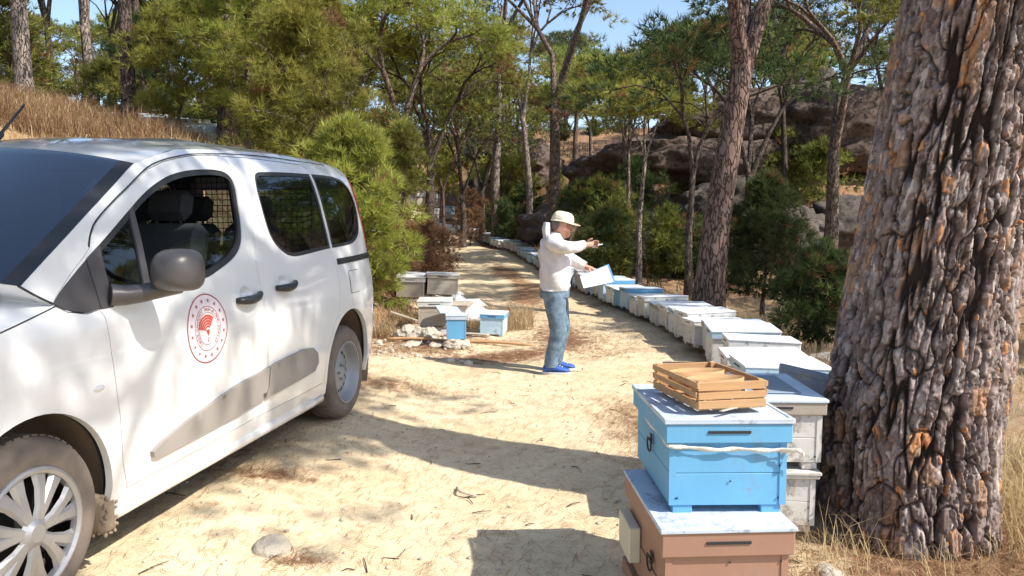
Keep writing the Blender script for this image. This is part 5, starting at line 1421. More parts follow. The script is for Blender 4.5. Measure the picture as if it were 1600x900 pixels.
for k, (px, d_, L, rz, rx, r_, lb) in enumerate([(765, 9.0, 1.1, -.08, .02, .022, 'long pale pole lying left of the track beside the blue box'), (655, 9.1, .85, .02, .03, .022, 'pale stick lying in front of the stones under the weathered stack'), (722, 3.95, .17, -.75, .03, .008, 'short dark stick on the sand in front of the hives\' shadow')]):
    P = [(L * (u - .5), .03 * math.sin(u * 5 + k), .02 * math.sin(u * 3)) for u in np.linspace(0, 1, 9)]
    q = MB(); q.tube(P, [r_ * (1 - .3 * i_ / 8) for i_ in range(9)], 8); x = at(px, d_)
    tag(obj('wooden_pole' if k < 2 else 'stick', q, M['crate' if k < 2 else 'oldwood'], None, True, (x, d_, gz(x, d_) + r_), (0, rx, rz)), lb, 'pole' if k < 2 else 'stick')
# ---------------- stones, sacking, rocks
def rock_mesh(seed, sx, sy, sz, rough=.35, n=5, freq=1.2, mat='rock', strat=0):
    bm = bmesh.new(); bmesh.ops.create_icosphere(bm, subdivisions=n, radius=1)
    V = np.array([v.co[:] for v in bm.verts]); Fc = np.array([[v.index for v in f.verts] for f in bm.faces]); bm.free()
    f = freq
    d = 1 + rough * 2 * (fbm3(V[:, 0] * f + seed, V[:, 1] * f, V[:, 2] * f, seed, 5) - .5) + rough * .8 * (np.abs(fbm3(V[:, 0] * f * 2.3, V[:, 1] * f * 2.3 + seed, V[:, 2] * f * 2.3, seed + 9, 4) - .5) * 2 - .25)
    if strat: d = d + strat * np.round(4 * fbm3(V[:, 0] * .8, V[:, 1] * .8, V[:, 2] * 4, seed + 5, 2)) / 4
    V = V * d[:, None] * np.array((sx, sy, sz))
    return mesh('rock', V, Fc, [M[mat]], n > 3)
def rock(x, y, dz, s, label, mat='rock', seed=1, rot=0, n=4, rough=.35, name='rock', cat='rock', group=None, freq=1.2, strat=0):
    o = link(name, rock_mesh(seed, *s, rough=rough, n=n, freq=freq, mat=mat, strat=strat), None, (x, y, gz(x, y) + dz), (0, 0, rot))
    return tag(o, label, cat, group)
rock(-1.055, 3.13, -.02, (.085, .10, .075), 'pale rounded stone half sunk in the sand at the bottom of the photo', 'stone', 3, n=4, rough=.2)
for k, (px, d_, dz, s, lb) in enumerate([(634, 9.3, .06, (.16, .12, .13), 'pale angular stone at the left of the stone heap'), (652, 9.25, .05, (.14, .10, .11), 'pale stone in the middle of the heap before the stack'), (668, 9.2, .07, (.13, .10, .12), 'pale stone touching the weathered stack\'s foot'),
        (706, 8.7, .04, (.13, .10, .08), 'pale stone under the left corner of the upright blue box'), (722, 8.75, .03, (.10, .09, .08), 'pale stone under the right corner of the upright blue box'), (640, 8.9, .0, (.12, .10, .05), 'flat pale stone lying before the stone heap'), (680, 8.8, .0, (.09, .08, .05), 'small pale stone between the stone heap and the blue box')]):
    rock(at(px, d_), d_, dz, s, lb, 'stone', 40 + k, n=3, rough=.5)
rock(at(735, 10.6), 10.6, .12, (.34, .22, .17), 'crumpled white sacking thrown beside the weathered stack', 'chalk', 60, n=4, rough=.5, name='sack', cat='sack', freq=2.2)
rock(at(716, 10.9), 10.9, .26, (.16, .14, .16), 'peaked grey white cloth on top of the sacking heap', 'chalk', 61, n=4, rough=.5, name='cloth', cat='cloth', freq=2.2)
rock(1.155, 2.72, .0, (.09, .06, .045), 'faded red cloth lying on the straw at the foot of the brown hive', 'redcloth', 62, n=4, rough=.55, name='cloth', cat='cloth', freq=2.4)
rock(1.36, 3.05, .0, (.06, .05, .04), 'small grey stone in the straw before the huge trunk', 'stone', 63, n=3)
for k, (px, d_, s, lb) in enumerate([(1215, 9.8, (.22, .15, .09), 'tan stone by the small dark green pine behind the hive row'), (1165, 13, (.25, .18, .11), 'pale stone right of the reddish scaly trunk\'s foot'), (1130, 13.4, (.18, .14, .11), 'pinkish stone beside the reddish scaly trunk\'s foot'), (1305, 8.2, (.26, .2, .1), 'tan stone at the foot of the huge trunk\'s left side'), (340, 13.4, (.5, .4, .3), 'pale boulder on the bank below the rough barked pine'), (325, 15.5, (.55, .4, .35), 'pinkish boulder on the bank behind the bank hives'), (2, 17.5, (.8, .5, .5), 'white boulder at the left edge of the photo on the bank')]):
    rock(at(px, d_), d_, .02, s, lb, 'stone', 70 + k, n=3, rough=.4)
# rock ledge on the right
LED = [(1010, 26, .2, (3.2, 1.8, 1.6), 'long dark rock slab low on the slope behind the slim trunks', 'rock'), (1060, 24, .2, (2.6, 1.5, 1.2), 'dark rounded rock left of the scaly trunk on the slope', 'rock'),
       (1105, 30, 1.3, (4.2, 2.4, 1.3), 'brown rock shelf above the dark rock, behind the scaly trunk', 'rockred'), (1200, 31, 1.7, (5.2, 2.6, 1.5), 'big brown rock ledge with a dark overhang in the middle of the right slope', 'rockred'),
       (1330, 30, 1.6, (4.0, 2.4, 1.7), 'brown rock ledge continuing behind the huge trunk', 'rockred'), (1240, 22.5, .7, (1.1, .9, 1.0), 'rounded grey boulder below the overhang', 'rock'), (1150, 26.5, .5, (2.4, 1.3, 1.1), 'dark boulder under the rock ledge, behind the dark green pine', 'rock'),
       (1320, 24, .5, (2.2, 1.3, 1.0), 'grey brown boulder low between the dark pines and the huge trunk', 'rock'), (790, 38, 1.2, (3.0, 2.0, 1.8), 'big dark grey boulder behind the trunks at the road bend', 'rock'), (830, 36, .6, (2.6, 1.6, 1.4), 'brown boulder with orange face at the road bend', 'rockred'),
       (900, 31, .6, (3.0, 1.8, 1.3), 'dark boulder behind the forked pine', 'rock'), (960, 34, 1.4, (3.2, 2, 1.4), 'reddish rock among shrubs on the slope above the slim trunks', 'rockred'), (1245, 70, 4.2, (4.0, 3, 3.2), 'grey rock knoll on the skyline between the two stems of the dark pine', 'rock'),
       (30, 25, .5, (1.5, 1.1, .8), 'grey boulder on the bank behind the pale thick trunk', 'rock')]
for k, (px, d_, dz, s, lb, mt) in enumerate(LED):
    d_, dz = (d_ + 9, dz + .4) if 700 < px < 850 else (d_, dz)
    rock(at(px, d_), d_, dz, s, lb, mt, 90 + k, n=5, rough=.40, name='boulder', cat='boulder', rot=.1 * k, strat=.05)

# ================================================================== GRASS, STRAW, FALLEN NEEDLES
def d_bank(x, y):
    t = xe(y) - x; return sm((t + .1) / .5) * (.25 + .75 * sm((fbm2(x * .8, y * .8, 91) - .35) / .2))
P = scatter(46000, -11, -1.4, 6.4, 20, d_bank); P[:, 2] -= .02
blades(P, .20, .010, .9, 'dry_grass', M['straw'], 'dry yellow grass covering the bank beyond the van')
def d_top(x, y):
    t = xe(y) - x; return sm((t - 3.0) / 1.2) * sm((fbm2(x * .6, y * .6, 95) - .38) / .12)
P = scatter(30000, -14, -4.5, 9.5, 18, d_top); blades(P, .31, .008, .85, 'tall_dry_grass', M['straw'], 'tall dry grass along the top of the bank')
P = scatter(9000, -9, -5, 9, 12.5, None); blades(P, .34, .010, .8, 'brown_scrub', M['fol_dry'], 'brown dry scrub on the bank just above the van roof')
def d_right(x, y):
    t = x - xr(y); return sm((t - .55) / .25) * (.2 + .8 * sm((fbm2(x * 1.1, y * 1.1, 92) - .42) / .12)) * sm((20 - y) / 6)
P = scatter(46000, 1.2, 8, 3.2, 18, d_right); blades(P, .15, .007, 1.0, 'roadside_grass', M['straw'], 'dry grass growing behind the row of hives')
def d_trunk(x, y): return 1.0 * (np.hypot(x - 1.97, y - 3.56) > .40)
P = scatter(5200, 1.02, 3.4, 2.2, 5.2, d_trunk); blades(P, .11, .0042, 1.5, 'trunk_straw', M['straw'], 'tangled straw round the foot of the huge trunk')
P = scatter(1500, 2.15, 3.6, 2.6, 4.6, d_trunk); blades(P, .34, .005, .8, 'tall_straw', M['straw'], 'tall dry stalks right of the huge trunk')
P = scatter(150, 1.25, 2.3, 2.95, 3.3, d_trunk); blades(P, .22, .0035, 1.0, 'thin_stalks', M['straw'], 'thin dry stalks before the huge trunk')
P = np.concatenate([scatter(1600, at(795, 10.8) - .55, at(795, 10.8) + .35, 10.2, 11.6), scatter(1600, at(600, 10.4), at(640, 10.4), 9.3, 11.4)]); blades(P, .22, .009, .7, 'grass_tuft', M['straw'], 'yellow grass tufts round the heap of old hives')
# far slope scrub
def d_slope(x, y): return sm((fbm2(x * .3, y * .3, 97) - .47) / .1) * (np.maximum(xe(y) - x, x - xr(y)) > .8)
P = scatter(52000, -32, 34, 19, 85, d_slope); blades(P, .42, .035, .8, 'slope_scrub', M['fol_dry'], 'brown scrub scattered over the far slopes')
P = scatter(52000, -30, 34, 18, 90, lambda x, y: sm((fbm2(x * .35, y * .35, 98) - .48) / .06) * (np.maximum(xe(y) - x, x - xr(y)) > .8)); blades(P, .40, .04, .8, 'green_scrub', M['fol_dark'], 'dark green scrub scattered over the far slopes')
# fallen pine needles lying on the track
def needles(n, x0, x1, y0, y1, L, w, dens, name, label, mat='needle', tm=.45):
    x = rng.uniform(x0, x1, n); y = rng.uniform(y0, y1, n); k = rng.uniform(0, 1, n) < dens(x, y); x, y = x[k], y[k]; n = len(x)
    a = rng.uniform(0, math.pi, n); l = L * rng.uniform(.5, 1.2, n) / 2; z = Z(x, y) + (.006 + near_bump(x, y)); cv = rng.normal(0, .22, n)
    dx, dy = np.cos(a) * l, np.sin(a) * l; px_, py_ = -np.sin(a) * w / 2, np.cos(a) * w / 2; mx, my = x - np.sin(a) * cv * l, y + np.cos(a) * cv * l
    tz = rng.uniform(0, .012, n)
    V = np.stack([np.stack([x - dx, y - dy, z], 1), np.stack([mx + px_, my + py_, z + .004], 1), np.stack([mx - px_, my - py_, z + .004], 1), np.stack([x + dx, y + dy, z + tz], 1)], 1).reshape(-1, 3)
    k = np.arange(n) * 4; Fc = np.concatenate([np.stack([k, k + 2, k + 1], 1), np.stack([k + 1, k + 2, k + 3], 1)])
    t = np.repeat(np.clip(rng.normal(tm, .25, n), 0, 1), 4)
    tag(link(name, mesh(name, V, Fc, [M[mat]], False, None, {'tint': t})), label, None, None, 'stuff')
def near_bump(x, y): return sm((14 - y) / 4) * sm((5 - np.abs(x)) / 1) * (fbm2(x * 6, y * 6, 77, 3) - .5) * .022
LB = [(.75, 9.4, .5, 1.2), (-.2, 8.2, .7, .45), (-1.3, 3.95, .35, .12), (-.92, 3.05, .14, .09), (-1.15, 6.3, .6, .3), (.95, 5.2, .3, 1.0), (-1.1, 9.2, .8, 1.2), (-2.0, 4.3, .4, .3)]
def d_lit(x, y):
    r = .10 + 0 * x
    for (cx, cy, rx, ry) in LB: r = np.maximum(r, np.exp(-(((x - cx) / rx) ** 2 + ((y - cy) / ry) ** 2)))
    return r * (.4 + 1.2 * fbm2(x * 2, y * 2, 33))
needles(150000, -3.8, 2.2, 2.2, 8, .11, .0026, d_lit, 'fallen_needles', 'fallen brown pine needles strewn over the near track')
needles(60000, -3, 2.4, 8, 16, .14, .005, lambda x, y: np.clip(d_lit(x, y) + .15, 0, 1), 'fallen_needles', 'fallen brown pine needles strewn over the far track')
needles(14000, 1.0, 3.2, 2.1, 4.6, .12, .003, lambda x, y: .7 + 0 * x, 'needle_litter', 'reddish needle litter round the huge trunk', tm=.42)

# ================================================================== PERSON
def skin_obj(name, nodes, edges, rad, mat, parent, root=0, sub=2, post=None):
    me = bpy.data.meshes.new(name); me.from_pydata(nodes, edges, [])
    ob = bpy.data.objects.new(name, me); COL.objects.link(ob)
    ob.modifiers.new('skin', 'SKIN').use_smooth_shade = True
    if not me.skin_vertices: me.attributes.new('x', 'FLOAT', 'POINT')
    sd = ob.modifiers.new('sub', 'SUBSURF'); sd.levels = sub; sd.render_levels = sub
    bpy.context.view_layer.update()
    lay = me.skin_vertices[0].data if me.skin_vertices else None
    for i, r in enumerate(rad):
        lay[i].radius = (r, r) if isinstance(r, float) else r
        lay[i].use_root = (i == root)
    bpy.context.view_layer.update()
    dg = bpy.context.evaluated_depsgraph_get()
    m2 = bpy.data.meshes.new_from_object(ob.evaluated_get(dg)); m2.name = name
    bpy.data.objects.remove(ob)
    if post is not None:
        V = np.array([v.co[:] for v in m2.vertices]); V = post(V); m2.vertices.foreach_set('co', V.astype(np.float32).ravel())
    m2.materials.clear(); m2.materials.append(mat)
    for p in m2.polygons: p.material_index = 0; p.use_smooth = True
    return link(name, m2, parent)
def shell(name, rings, mat, parent, wr=0.0, seed=0, cap=(False, False), n=28):
    """cloth tube lofted through rings (centre, rx along x, ry along y, axis direction) with wrinkles"""
    V = []; k = len(rings)
    R = []
    for i in range(k - 1):
        for u in np.linspace(0, 1, 5)[:-1]:
            a, b = rings[i], rings[i + 1]; R.append(tuple(np.array(a[j], float) * (1 - u) + np.array(b[j], float) * u for j in range(4)))
    R.append(tuple(np.array(c, float) for c in rings[-1]))
    for i, (c, rx, ry, ax) in enumerate(R):
        ax = ax / np.linalg.norm(ax); y = np.array((0, 1.0, 0)); x = np.cross(y, ax); x /= np.linalg.norm(x); y = np.cross(ax, x)
        for j in range(n):
            t = 2 * math.pi * j / n; V.append(c + x * rx * math.cos(t) + y * ry * math.sin(t))
    V = np.array(V)
    if wr:
        nrm = V - np.repeat(np.array([r[0] for r in R]), n, 0); nrm /= np.linalg.norm(nrm, axis=1)[:, None] + 1e-9
        f = (fbm3(V[:, 0] * 5 + seed, V[:, 1] * 5, V[:, 2] * 14 + V[:, 0] * 12, seed, 3) - .5) * 2
        V = V + nrm * (wr * f)[:, None]
    kk = len(R); Fc = [(i * n + j, i * n + (j + 1) % n, (i + 1) * n + (j + 1) % n, (i + 1) * n + j) for i in range(kk - 1) for j in range(n)]
    if cap[0]: Fc.append(tuple(range(n))[::-1])
    if cap[1]: Fc.append(tuple((kk - 1) * n + j for j in range(n)))
    return obj(name, MB().add(V, Fc), mat, parent, True)
def hand(nodes, edges, rad, wrist_i, wpos, fwd, side, curl, thumb=1):
    """adds palm and five fingers to the skin graph"""
    f = Vector(fwd).normalized(); s = Vector(side).normalized(); up = f.cross(s).normalized(); w = Vector(wpos)
    palm = w + f * .05; nodes.append(tuple(palm)); edges.append((wrist_i, len(nodes) - 1)); rad.append((.026, .019)); pi_ = len(nodes) - 1
    for k, (o, L) in enumerate([(-.030, .062), (-.010, .074), (.010, .070), (.029, .055)]):
        b = palm + f * .035 + s * o; nodes.append(tuple(b)); edges.append((pi_, len(nodes) - 1)); rad.append(.0095)
        q = b; d = f.copy()
        for j in range(3):
            d = (Matrix.Rotation(curl * (1 + .15 * k), 3, s) @ d).normalized(); q = q + d * L * (.45, .32, .25)[j]
            nodes.append(tuple(q)); edges.append((len(nodes) - 2, len(nodes) - 1)); rad.append((.0088, .0080, .0068)[j])
    b = w + f * .022 + s * (-.032) * thumb; nodes.append(tuple(b)); edges.append((pi_, len(nodes) - 1)); rad.append(.011)
    d = (f * .7 - s * .5 * thumb - up * .4).normalized(); q = b
    for j in range(2):
        q = q + d * .03; nodes.append(tuple(q)); edges.append((len(nodes) - 2, len(nodes) - 1)); rad.append((.010, .0085)[j]); d = (d + f * .4 - up * .3).normalized()
PX, PY = atx(867, 7.35), 7.35
man = thing('person', 'man in white shirt, jeans, blue shoes and beekeeping hat, writing on papers in the track', 'person', (PX, PY, gz(PX, PY) - .004), (0, 0, math.radians(-6)))
N = [(.0, 0, .86), (-.01, 0, 1.00), (-.01, 0, 1.15), (-.02, 0, 1.27), (.015, 0, 1.375), (.05, 0, 1.43)]
Ed = [(0, 1), (1, 2), (2, 3), (3, 4), (4, 5)]; Rd = [(.11, .14), (.12, .14), (.12, .14), (.09, .12), (.05, .05), (.055, .055)]
def add(parent, pts, rads):
    i = parent
    for p, r in zip(pts, rads):
        N.append(p); Rd.append(r); Ed.append((i, len(N) - 1)); i = len(N) - 1
    return i
add(0, [(.0, -.09, .80), (.02, -.095, .62), (.045, -.10, .45), (.01, -.10, .25), (-.035, -.10, .09), (.03, -.105, .05), (.10, -.11, .04)], [.082, .078, .060, .052, .038, .036, .03])
add(0, [(.01, .09, .80), (.045, .095, .62), (.075, .10, .45), (.045, .10, .25), (.01, .10, .09), (.07, .105, .05), (.14, .11, .04)], [.082, .078, .060, .052, .038, .036, .03])
ra = add(3, [(-.03, -.175, 1.315), (.09, -.235, 1.265), (.16, -.24, 1.258), (.275, -.17, 1.285), (.305, -.15, 1.29)], [.062, .05, .044, .032, .028])
hand(N, Ed, Rd, ra, (.305, -.15, 1.29), (1, .35, .06), (.1, .1, -1), .55)
la = add(3, [(-.02, .175, 1.315), (.04, .215, 1.22), (.10, .20, 1.16), (.25, .12, 1.085), (.32, .09, 1.05)], [.062, .05, .044, .032, .028])
hand(N, Ed, Rd, la, (.32, .09, 1.05), (1, -.3, -.2), (.1, 1, .2), .45)
skin_obj('body', N, Ed, Rd, M['skin'], man, 0, 2)
# head shaped from an ellipsoid: brow, nose, lips, chin
def head():
    V = []; n = 28; m = 40
    for i in range(n + 1):
        th = math.pi * i / n
        for j in range(m):
            a = 2 * math.pi * j / m; V.append((math.sin(th) * math.cos(a), math.sin(th) * math.sin(a), math.cos(th)))
    V = np.array(V); x, y, z = V.T
    P = np.stack([x * .105, y * .080, z * .126], 1)
    P[:, 0] *= np.where(x < 0, 1.05, 1.0); P[:, 0] += np.where(z < -.2, (-.2 - z) * .022, 0)
    P[:, 1] *= np.where(z < -.3, 1 - (-.3 - z) * .35, 1)
    g = lambda cz, cy, sz, sy: np.exp(-((P[:, 2] - cz) / sz) ** 2 - ((P[:, 1] - cy) / sy) ** 2) * (x > .25)
    P[:, 0] += .024 * g(-.020, 0, .020, .013) + .010 * g(.005, 0, .02, .010) + .006 * g(.028, 0, .010, .05) + .007 * g(-.058, 0, .008, .022) + .006 * g(-.072, 0, .007, .02) + .012 * g(-.098, 0, .018, .025)
    P[:, 0] -= .009 * (g(.008, .03, .010, .014) + g(.008, -.03, .010, .014)) + .004 * g(-.065, 0, .003, .02)
    Fc = [(i * m + j, (i + 1) * m + j, (i + 1) * m + (j + 1) % m, i * m + (j + 1) % m) for i in range(n) for j in range(m)]
    R = Matrix.Rotation(math.radians(12), 3, 'Y'); P = P @ np.array(R).T + np.array((.075, 0, 1.475))
    return P, Fc, R
hp_, hf_, HR = head()
hd = obj('head', MB().add(hp_, hf_), M['skin'], man, True)
def hpt(p): return tuple(np.array(HR @ Vector(p)) + np.array((.075, 0, 1.475)))
for sy in (-1, 1):
    q = MB(); q.ell(hpt((-.005, sy * .077, -.005)), (.020, .008, .032), 8, R=HR.to_4x4()); obj('ear', q, M['skin'], hd, True)
    q = MB(); q.ell(hpt((.086, sy * .030, .006)), (.010, .012, .009), 8); obj('eye', q, M['em_in'], hd, True)
    q = MB(); q.ell(hpt((.0955, sy * .030, .006)), (.004, .005, .005), 6); obj('pupil', q, M['black'], hd, True)
    q = MB(); q.tube([hpt((.094, sy * .018, .024)), hpt((.096, sy * .032, .027)), hpt((.088, sy * .046, .023))], .0035, 6); obj('eyebrow', q, M['hair'], hd, True)
q = MB(); q.tube([hpt((.095, -.028, -.052)), hpt((.106, -.01, -.047)), hpt((.106, .01, -.047)), hpt((.095, .028, -.052))], [.004, .006, .006, .004], 6); obj('moustache', q, M['hair'], hd, True)
q = MB(); q.ell(hpt((-.038, 0, .0)), (.080, .0795, .085), 12, R=HR.to_4x4()); obj('hair', q, M['hair'], hd, True)
# hat: soft crown and a brim seen edge-on, veil thrown back
q = MB(); V = []; n = 32; k = 10
for i in range(k + 1):
    t = i / k; z = .044 + .094 * math.sin(t * math.pi / 2); r = math.cos(t * math.pi / 2) ** .55
    for j in range(n):
        a = 2 * math.pi * j / n; V.append(hpt((-.008 + r * (.112 + .003 * math.sin(a * 5)) * math.cos(a), r * (.094 + .003 * math.sin(a * 7)) * math.sin(a), z)))
q.add(V, [(i * n + j, i * n + (j + 1) % n, (i + 1) * n + (j + 1) % n, (i + 1) * n + j) for i in range(k) for j in range(n)])
hat = obj('hat', q, M['hat'], man, True)
q = MB(); V = []
for i in range(4):
    t = i / 3
    for j in range(n):
        a = 2 * math.pi * j / n; ext = .006 + .062 * max(0, math.cos(a)) ** 1.6; V.append(hpt((-.008 + (.112 + ext * t) * math.cos(a), (.094 + .008 * t) * math.sin(a), .046 - .010 * t + .006 * math.sin(a * 3) * t)))
for i in range(4):
    t = 1 - i / 3
    for j in range(n):
        a = 2 * math.pi * j / n; ext = .006 + .062 * max(0, math.cos(a)) ** 1.6; V.append(hpt((-.008 + (.112 + ext * t) * math.cos(a), (.094 + .008 * t) * math.sin(a), .040 - .010 * t + .006 * math.sin(a * 3) * t)))
q.add(V, [(i * n + j, (i + 1) * n + j, (i + 1) * n + (j + 1) % n, i * n + (j + 1) % n) for i in range(7) for j in range(n)]); obj('brim', q, M['hat'], hat, True)
q = MB(); V = []; n2 = 20; rows_ = 8
for i in range(rows_):
    t = i / (rows_ - 1)
    for j in range(n2):
        a = math.radians(-75 + 150 * j / (n2 - 1)); r = .15 - .02 * t; V.append((.075 + (.085 + .09 - .05 * t) * math.cos(a) * (1.05 - .25 * t), .125 * math.sin(a) * (1 - .1 * t), 1.50 - .20 * t))
q.add(V, [(i * n2 + j, i * n2 + j + 1, (i + 1) * n2 + j + 1, (i + 1) * n2 + j) for i in range(rows_ - 1) for j in range(n2 - 1)]); obj('veil', q, M['veil'], hat, True)
shell('veil_fold', [((-.075, 0, 1.355), .045, .12, (0, 0, 1)), ((-.085, 0, 1.43), .045, .11, (0, 0, 1)), ((-.075, 0, 1.505), .03, .09, (.1, 0, 1))], M['shirt'], man, .012, 5, (True, True))
# shirt: body, two sleeves, collar as one garment made of joined shells
def garment(name, parts, mat, parent):
    mb = MB()
    for (rings, wr, seed, cap) in parts:
        o = shell('tmp', rings, mat, None, wr, seed, cap); me = o.data
        mb.add([v.co[:] for v in me.vertices], [tuple(p.vertices) for p in me.polygons]); bpy.data.objects.remove(o)
    return obj(name, mb, mat, parent, True)
U = (0, 0, 1)
garment('shirt', [
    ([((-.0, 0, .835), .140, .185, U), ((.005, 0, .88), .155, .19, U), ((.012, 0, 1.0), .168, .20, U), ((.005, 0, 1.13), .160, .20, U), ((-.015, 0, 1.25), .142, .205, U), ((-.025, 0, 1.325), .118, .195, U), ((-.02, 0, 1.36), .092, .145, U), ((-.005, 0, 1.375), .070, .10, U), ((.012, 0, 1.405), .062, .066, (.2, 0, 1))], .028, 1, (False, False)),
    ([((-.05, -.13, 1.335), .055, .06, (.5, -.8, -.3)), ((-.02, -.19, 1.315), .078, .075, (.8, -.6, -.2)), ((.06, -.232, 1.28), .070, .066, (1, -.3, -.2)), ((.14, -.248, 1.262), .064, .060, (1, 0, 0)), ((.22, -.21, 1.27), .054, .050, (1, .5, .1)), ((.295, -.155, 1.288), .042, .040, (1, .5, .1))], .009, 2, (True, False)),
    ([((-.05, .13, 1.335), .055, .06, (.3, .8, -.3)), ((-.01, .19, 1.31), .078, .075, (.3, .4, -.8)), ((.04, .22, 1.23), .070, .066, (.5, .1, -.8)), ((.10, .21, 1.165), .066, .062, (.9, -.1, -.4)), ((.20, .15, 1.11), .058, .055, (1, -.4, -.3)), ((.31, .095, 1.06), .046, .044, (1, -.3, -.3))], .009, 3, (True, False)),
], M['shirt'], man)
garment('jeans', [
    ([((.005, 0, .90), .150, .175, U), ((.0, 0, .84), .152, .178, U), ((.0, -.01, .76), .145, .168, U)], .004, 4, (True, True)),
    ([((-.01, -.085, .82), .118, .092, U), ((.01, -.09, .70), .108, .092, U), ((.025, -.095, .56), .092, .084, U), ((.045, -.10, .45), .082, .076, U), ((.02, -.10, .32), .076, .070, U), ((-.015, -.10, .18), .070, .064, U), ((-.03, -.10, .075), .072, .064, U)], .009, 5, (False, False)),
    ([((.01, .085, .82), .118, .092, U), ((.03, .09, .70), .108, .092, U), ((.055, .095, .56), .092, .084, U), ((.075, .10, .45), .082, .076, U), ((.055, .10, .32), .076, .070, U), ((.025, .10, .18), .070, .064, U), ((.01, .10, .075), .072, .064, U)], .009, 6, (False, False)),
], M['jeans'], man)
for sx, sy in ((-.02, -.105), (.025, .105)):
    q = MB(); V = []; n = 24; prof = [(-.085, .0, .036, .060), (-.07, 0, .042, .085), (-.02, 0, .043, .098), (.03, 0, .044, .085), (.08, 0, .050, .060), (.13, 0, .050, .050), (.165, 0, .040, .040), (.182, 0, .018, .026)]
    for (x, y, w_, h) in prof:
        for j in range(n):
            a = 2 * math.pi * j / n; V.append((sx + x, sy + y + w_ * math.cos(a), .022 + max(-.008, h * (math.sin(a) * .5 + .5))))
    q.add(V, [(i * n + j, i * n + (j + 1) % n, (i + 1) * n + (j + 1) % n, (i + 1) * n + j) for i in range(7) for j in range(n)] + [tuple(range(n)), tuple(7 * n + j for j in range(n))[::-1]])
    so = obj('shoe', q, M['shoe'], man, True)
    q = MB(); V = []
    for z, g_ in ((-.002, .95), (.010, 1.06), (.024, 1.05), (.030, 1.0)):
        for j in range(32):
            a = 2 * math.pi * j / 32; V.append((sx + .048 + .140 * g_ * np.sign(math.cos(a)) * abs(math.cos(a)) ** .8, sy + .047 * g_ * math.sin(a) * (1 + .1 * math.cos(a)), z))
    q.add(V, [(i * 32 + j, i * 32 + (j + 1) % 32, (i + 1) * 32 + (j + 1) % 32, (i + 1) * 32 + j) for i in range(3) for j in range(32)] + [tuple(range(32))[::-1]]); obj('sole', q, M['sole'], so)
    q = MB()
    for k in range(4): q.tube([(sx + .035 + k * .022, sy - .022, .108 - k * .010), (sx + .042 + k * .022, sy, .120 - k * .012), (sx + .035 + k * .022, sy + .022, .108 - k * .010)], .003, 5)
    obj('lace', q, M['em_in'], so)
# pen in the right hand
q = MB(); q.tube([(.37, -.15, 1.265), (.42, -.13, 1.285), (.47, -.12, 1.295)], [.006, .0065, .005], 8)
pen = obj('pen', q, M['pen'], None, True, tuple(man.location), tuple(man.rotation_euler)); tag(pen, 'light grey pen held in the man\'s raised right hand', 'pen')
# papers on a blue folder held in the left hand
fo = thing('folder', 'blue folder with white papers held open in the man\'s lower hand', 'folder', tuple(man.location), tuple(man.rotation_euler))
def sheet(pts, off, m, nm):
    P = [np.array(p, float) for p in pts]; nrm = -np.cross(P[1] - P[0], P[3] - P[0]); nrm /= np.linalg.norm(nrm); V = []; n = 8
    for lay in (0, .0015):
        for i in range(n + 1):
            for j in range(n + 1):
                u, v = i / n, j / n; p = P[0] * (1 - u) * (1 - v) + P[1] * u * (1 - v) + P[2] * u * v + P[3] * (1 - u) * v
                V.append(p + nrm * (off + lay + .012 * math.sin(math.pi * u) * math.sin(v * 2.5)))
    w_ = n + 1; Fc = []
    for L in (0, 1):
        o_ = L * w_ * w_
        for i in range(n):
            for j in range(n):
                f = (o_ + i * w_ + j, o_ + (i + 1) * w_ + j, o_ + (i + 1) * w_ + j + 1, o_ + i * w_ + j + 1); Fc.append(f if L else f[::-1])
    obj(nm, MB().add(V, Fc), m, fo, True)
C4 = [(.25, .02, .975), (.29, -.04, .855), (.60, -.05, .925), (.535, .03, 1.095)]
sheet(C4, 0, M['folder'], 'cover'); cc_ = np.mean(np.array(C4), 0)
sheet([tuple(cc_ + (np.array(p) - cc_) * .93 + np.array((-.006, 0, -.004))) for p in C4], -.0045, M['paper'], 'paper_sheet'); sheet([tuple(cc_ + (np.array(p) - cc_) * .90 + np.array((-.012, 0, -.012))) for p in C4], -.0085, M['paper'], 'paper_sheet')

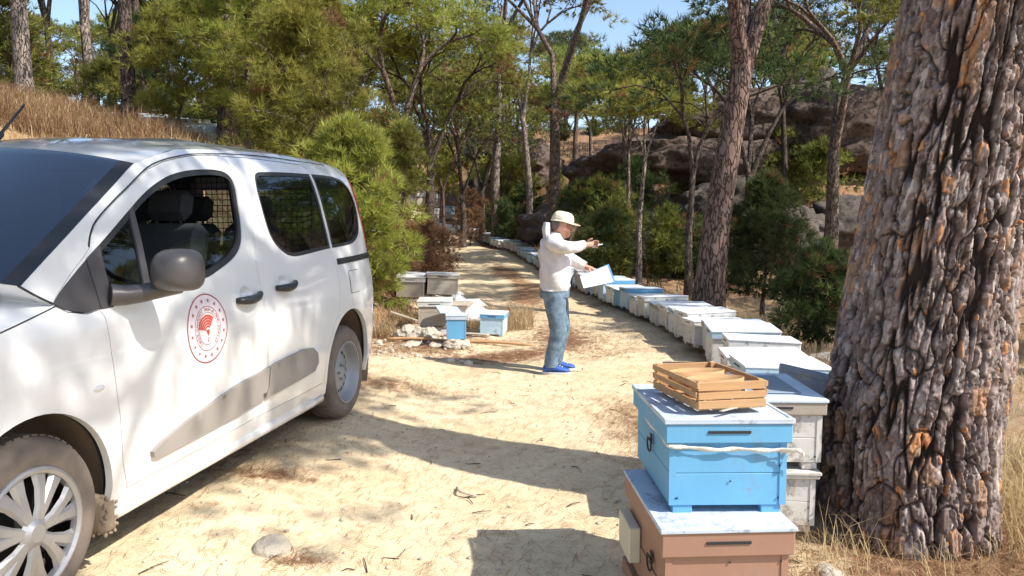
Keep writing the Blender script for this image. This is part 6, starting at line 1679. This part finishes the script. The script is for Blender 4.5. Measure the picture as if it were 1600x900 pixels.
def pebbles(n, x0, x1, y0, y1, r0, r1, name, label):
    bm = bmesh.new(); bmesh.ops.create_icosphere(bm, subdivisions=1, radius=1); v0 = np.array([v.co[:] for v in bm.verts]); f0 = np.array([[v.index for v in f.verts] for f in bm.faces]); bm.free()
    x = rng.uniform(x0, x1, n); y = y0 + (y1 - y0) * rng.uniform(0, 1, n) ** 1.3; z = Z(x, y) + near_bump(x, y); r = r0 + (r1 - r0) * rng.uniform(0, 1, n) ** 4
    V = v0[None] * (r[:, None, None] * rng.uniform(.55, 1.2, (n, 1, 3))) * rng.uniform(.8, 1.2, (n, len(v0), 1)); V += np.stack([x, y, z + r * .1], 1)[:, None]
    Fc = (f0[None] + (np.arange(n) * len(v0))[:, None, None]).reshape(-1, 3)
    tag(link(name, mesh(name, V.reshape(-1, 3), Fc, [M['stone']], True)), label, None, None, 'stuff')
pebbles(2600, -3.6, 1.6, 2.2, 14, .003, .016, 'pebbles', 'small pale pebbles scattered over the sandy track')
pebbles(500, -2.6, -.4, 7.6, 12.5, .008, .05, 'rubble', 'pale rubble round the heap of old hives')

# small dropped twigs on the sand, one joined litter object
q = MB()
for _ in range(150):
    x, y = rng.uniform(-3.4, 1.6), 2.3 + 10 * rng.uniform(0, 1) ** 1.4; a = rng.uniform(0, 6.28); L = rng.uniform(.04, .16); z = gz(x, y) + .006 + float(near_bump(x, y)); k = rng.uniform(-.3, .3)
    q.tube([(x, y, z), (x + L * .5 * math.cos(a), y + L * .5 * math.sin(a), z + .006), (x + L * math.cos(a + k), y + L * math.sin(a + k), z)], [.003, .0028, .0018], 4, cap=False)
tag(obj('twigs', q, M['bark_dark']), 'small dark twigs dropped over the sandy track', None, None, 'stuff')

# loose boards on the heap of old hives
for k, (px, d_, z_, L, rz, ry, lb) in enumerate([(705, 11.0, .34, .55, .35, .25, 'loose grey board sloping off the back of the old hive heap'), (662, 10.7, .36, .5, -.2, -.1, 'loose pale board lying across the back of the weathered stack'), (640, 10.4, .12, .6, .15, .35, 'grey board leaning at the left end of the old hive heap'), (735, 9.6, .02, .5, -.4, .0, 'pale board lying flat between the two small blue boxes')]):
    q = MB(); q.box((0, 0, 0), (L, .10, .018), bev=.003)
    x = at(px, d_); tag(obj('board', q, M['oldwood'], None, False, (x, d_, gz(x, d_) + z_ + .01), (0, ry, rz)), lb, 'board')
